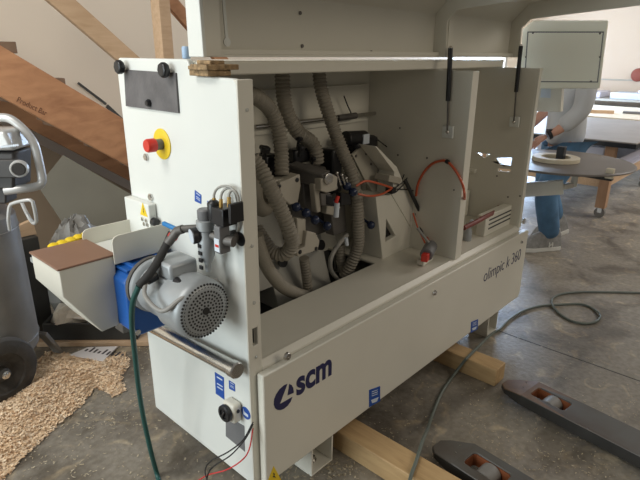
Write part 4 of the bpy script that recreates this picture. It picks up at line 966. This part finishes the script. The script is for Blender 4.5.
# local frame of compressor: rgt = to the right of the photo
def cpos(r, f, z): return tc+rgt*r+fwd*f+V((0,0,z))
wc = P(9,375,2,.155)-fwd*.0
wx = V((.217,-.976,0)).normalized()
w0 = V((.532,2.40,.160))
for s,off in ((0,0),(1,.46)):
    c = w0-wx*off
    b = MB(); b.lathe(c-wx*.035, wx, [(.095,.0),(.128,.0),(.152,.012),(.160,.03),(.160,.045),(.152,.06),(.125,.07),(.095,.068),(.09,.06),(.088,.045)], 40, capped=False); wl = b.build('tyre', 'tyre', cp)
    b = MB(); b.lathe(c-wx*.03, wx, [(0,0),(.09,0),(.092,.055),(.075,.05),(.05,.03),(.03,.03),(.026,.066),(.016,.072),(.014,.066),(0,.066)], 32); b.build('wheel_hub', 'tyre', wl)
    b = MB(); b.lathe(c+wx*.03, wx, [(.018,0),(.018,.012),(.010,.015),(.009,.02),(0,.02)], 18); b.build('axle_cap', 'steel', wl)
b = MB(); b.cyl(w0, w0-wx*.46, .012); b.build('axle', 'steel', cp)
b = MB(); b.bar(w0-wx*.08, tc+V((-.05,-.08,.2)), .03, .03).bar(w0-wx*.38, tc+V((.05,.0,.2)), .03, .03); b.build('axle_bracket', 'tank', cp)
fa, fb_ = P(47,338,2,.12), P(58,353,2,.0)
b = MB(); b.bar(P(42,333,2,.17), P(59,352,2,.012), .05, .02); b.build('stand_foot', 'tank', cp, .003)
# pump and shroud
hx_ = lambda px,py,dr=0: P(px,py,1,2.50+dr)
def cbox(px0, px1, py0, py1, f0, f1, name, material, par, bev=.01, taper=0):
    """box seen at photo x px0..px1, y py0..py1, between depths f0..f1 (metres behind the axis plane)"""
    k = []
    for x,y in ((px0,py0),(px1,py0),(px1-taper,py1),(px0,py1)):
        r = AX @ V((x-320,y-240,F)); t = ((tc+fwd*f0-CAM).dot(fwd))/r.dot(fwd); k.append(CAM+r*t)
    b = MB(); b.prism(k, fwd*(f1-f0)); return b.build(name, material, par, bev)
pm = cbox(-55, 14, 190, 152, -.10, .04, 'pump_block', 'pump', cp, .01)
cbox(-60, 14, 151, 131, -.12, .04, 'pump_shroud', 'silver', cp, .012, taper=10)
cbox(-50, 17, 178, 160, -.125, -.10, 'pump_front', 'pump', cp, .004)
cbox(-50, 6, 204, 188, -.06, .03, 'pump_foot', 'pump', cp, .006)
def cpt(px, py, f):
    r = AX @ V((px-320,py-240,F)); t = ((tc+fwd*f-CAM).dot(fwd))/r.dot(fwd); return CAM+r*t
c = cpt(20,168,-.13); b = MB(); b.lathe(c, (-fwd+rgt*.35).normalized(), [(.03,0),(.034,.004),(.034,.022),(.030,.028),(.026,.028),(.024,.024),(0,.024)], 26); kb = b.build('pressure_knob', 'silver', cp)
b = MB(); b.lathe(c+(-fwd+rgt*.35).normalized()*.024, (-fwd+rgt*.35).normalized(), [(.024,0),(.022,.008),(0,.008)], 22); b.build('knob_face', 'pump', kb)
b = MB(); 
for i in range(9):
    p = cpt(1+2*i,147.5-.25*i,-.122); b.bar(p, p+rgt*.006+V((0,0,.004)), .003, .008)
b.build('shroud_lettering', 'paleprint', cp)
b = MB(); b.tube([cpt(x,y,f) for x,y,f in ((-22,119,-.02),(0,117.5,-.02),(10,119,-.02),(20,126,-.02),(30,137,-.02),(35,146,-.02),(39,162,-.02),(42,177,-.02),(41,184,-.03),(34,187,-.05),(20,189,-.08),(5,191,-.09))], .0175, 14); b.build('handle', 'silver', cp)
b = MB(); b.tube([cpt(x,y,f) for x,y,f in ((10,230,-.19),(8.5,220,-.20),(9.5,207,-.2),(14,203,-.2),(30,200,-.2),(33.5,205,-.2),(36,217,-.19),(36,222,-.18),(33,223,-.17),(27,214,-.16),(22,203,-.10))], .0072, 10); b.build('outlet_pipe', 'silver', cp)
# ------------------------------------------------------------------ shavings
poly = [P(x,y,2,0) for x,y in ((-60,500),(-60,420),(-10,400),(30,370),(47,352),(62,353),(100,362),(124,352),(130,365),(122,378),(126,392),(114,398),(96,388),(84,404),(62,424),(46,438),(20,462),(4,482),(-20,500))]
def inside(x, y, pl):
    r = False; j = len(pl)-1
    for i in range(len(pl)):
        if (pl[i].y > y) != (pl[j].y > y) and x < (pl[j].x-pl[i].x)*(y-pl[i].y)/(pl[j].y-pl[i].y)+pl[i].x: r = not r
        j = i
    return r
def edist(x, y, pl):
    d = 9; p = V((x,y))
    for i in range(len(pl)):
        a, c = pl[i].xy, pl[(i+1)%len(pl)].xy; t = max(0,min(1,(p-a).dot(c-a)/((c-a).length_squared+1e-9))); d = min(d,(p-a-(c-a)*t).length)
    return d
xs, ys = [p.x for p in poly], [p.y for p in poly]
def hgt(x, y): return min(.055, edist(x,y,poly)*.28)+.006*math.sin(x*31)*math.cos(y*27)
def flake(bm, x, y, z, s, rnd, flat):
    a = rnd.uniform(0,2*PI); tl = rnd.uniform(-.5,.5) if not flat else rnd.uniform(-.1,.1)
    e = V((math.cos(a),math.sin(a),0)); n = V((-e.y,e.x,math.tan(tl))); l, w = s*rnd.uniform(.6,1.5), s*rnd.uniform(.25,.6)
    c = V((x,y,z)); k = V((0,0,s*.25*rnd.random()))
    v = [bm.verts.new(c+e*l*a_+n*w*b_+(k if abs(a_) > .4 else V((0,0,0)))) for a_,b_ in ((-.5,-.5),(0,-.5),(.5,-.5),(.5,.5),(0,.5),(-.5,.5))]
    bm.faces.new((v[0],v[1],v[4],v[5])); bm.faces.new((v[1],v[2],v[3],v[4]))
rnd = random.Random(4)
b = MB(); N = 46
grid = {}
for i in range(N+1):
    for j in range(N+1):
        x = min(xs)+(max(xs)-min(xs))*i/N; y = min(ys)+(max(ys)-min(ys))*j/N
        if inside(x,y,poly): grid[i,j] = b.bm.verts.new((x,y,max(.001,hgt(x,y)-.004)))
for (i,j) in list(grid):
    q = [(i,j),(i+1,j),(i+1,j+1),(i,j+1)]
    if all(k in grid for k in q): b.bm.faces.new([grid[k] for k in q])
cnt = 0
while cnt < 9000:
    x, y = rnd.uniform(min(xs),max(xs)), rnd.uniform(min(ys),max(ys))
    if not inside(x,y,poly): continue
    flake(b.bm, x, y, max(.002,hgt(x,y))+rnd.uniform(0,.008), rnd.uniform(.008,.018), rnd, False); cnt += 1
o = b.build('wood_shavings', 'chip', None); tag(o, 'heap of tan wood shavings spread on the concrete beside the compressor wheel', 'shavings', kind='stuff')
b = MB(); cnt = 0
def scat(n, x0, x1, y0, y1, s0, s1):
    for _ in range(n):
        px, py = rnd.uniform(x0,x1), rnd.uniform(y0,y1); p = P(px,py,2,0); flake(b.bm, p.x, p.y, .002+rnd.random()*.002, rnd.uniform(s0,s1), rnd, True)
scat(420, 60, 150, 345, 430, .004, .013); scat(140, 0, 150, 430, 480, .004, .012); scat(60, 150, 235, 420, 480, .004, .012)
scat(520, 470, 640, 400, 480, .003, .009); scat(420, 340, 520, 380, 480, .003, .009); scat(160, 460, 640, 320, 420, .003, .010); scat(120, 280, 360, 455, 480, .005, .015)
o = b.build('scattered_chips', 'chippale', None); tag(o, 'pale wood chips scattered thinly over the concrete around the machine and forks', 'chips', kind='stuff')
# ------------------------------------------------------------------ light
def area(name, loc, to, sx, sy, power, col):
    l = bpy.data.lights.new(name,'AREA'); l.shape = 'RECTANGLE'; l.size = sx; l.size_y = sy; l.energy = power; l.color = col
    o = bpy.data.objects.new(name, l); COL.objects.link(o); o.location = loc
    o.rotation_euler = (V(to)-V(loc)).to_track_quat('-Z','Y').to_euler(); return o
area('door_daylight', (-4.2,2.5,1.7), (1.5,1.9,.9), 3.4, 2.8, 205, (.88,.975,1.0))
area('shop_lamp', (2.3,-3.6,3.3), (2.2,1.6,.5), 2.4, 1.2, 46, (1.0,.88,.70))
area('wall_fill', (-1.0,1.9,3.3), (.7,4.2,1.3), 1.6, 1.0, 78, (1.0,.965,.90))  # unseen fill light added to brighten the back wall
area('far_lamp', (7.0,-1.0,3.3), (7.5,2.0,.5), 3, 1.5, 125, (1.0,.94,.88))
area('doorway_daylight', (8.75,4.2,1.4), (5.0,1.2,.2), 1.8, 2.2, 380, (.52,.71,1.0))
w = bpy.data.worlds.new('world'); SC.world = w; w.use_nodes = True
bg = w.node_tree.nodes['Background']; bg.inputs[0].default_value = (1.0,.96,.90,1); bg.inputs[1].default_value = .185
SC.view_settings.view_transform = 'Standard'; SC.view_settings.look = 'None'; SC.view_settings.exposure = 0; SC.view_settings.gamma = 1
SC.view_settings.use_curve_mapping = False
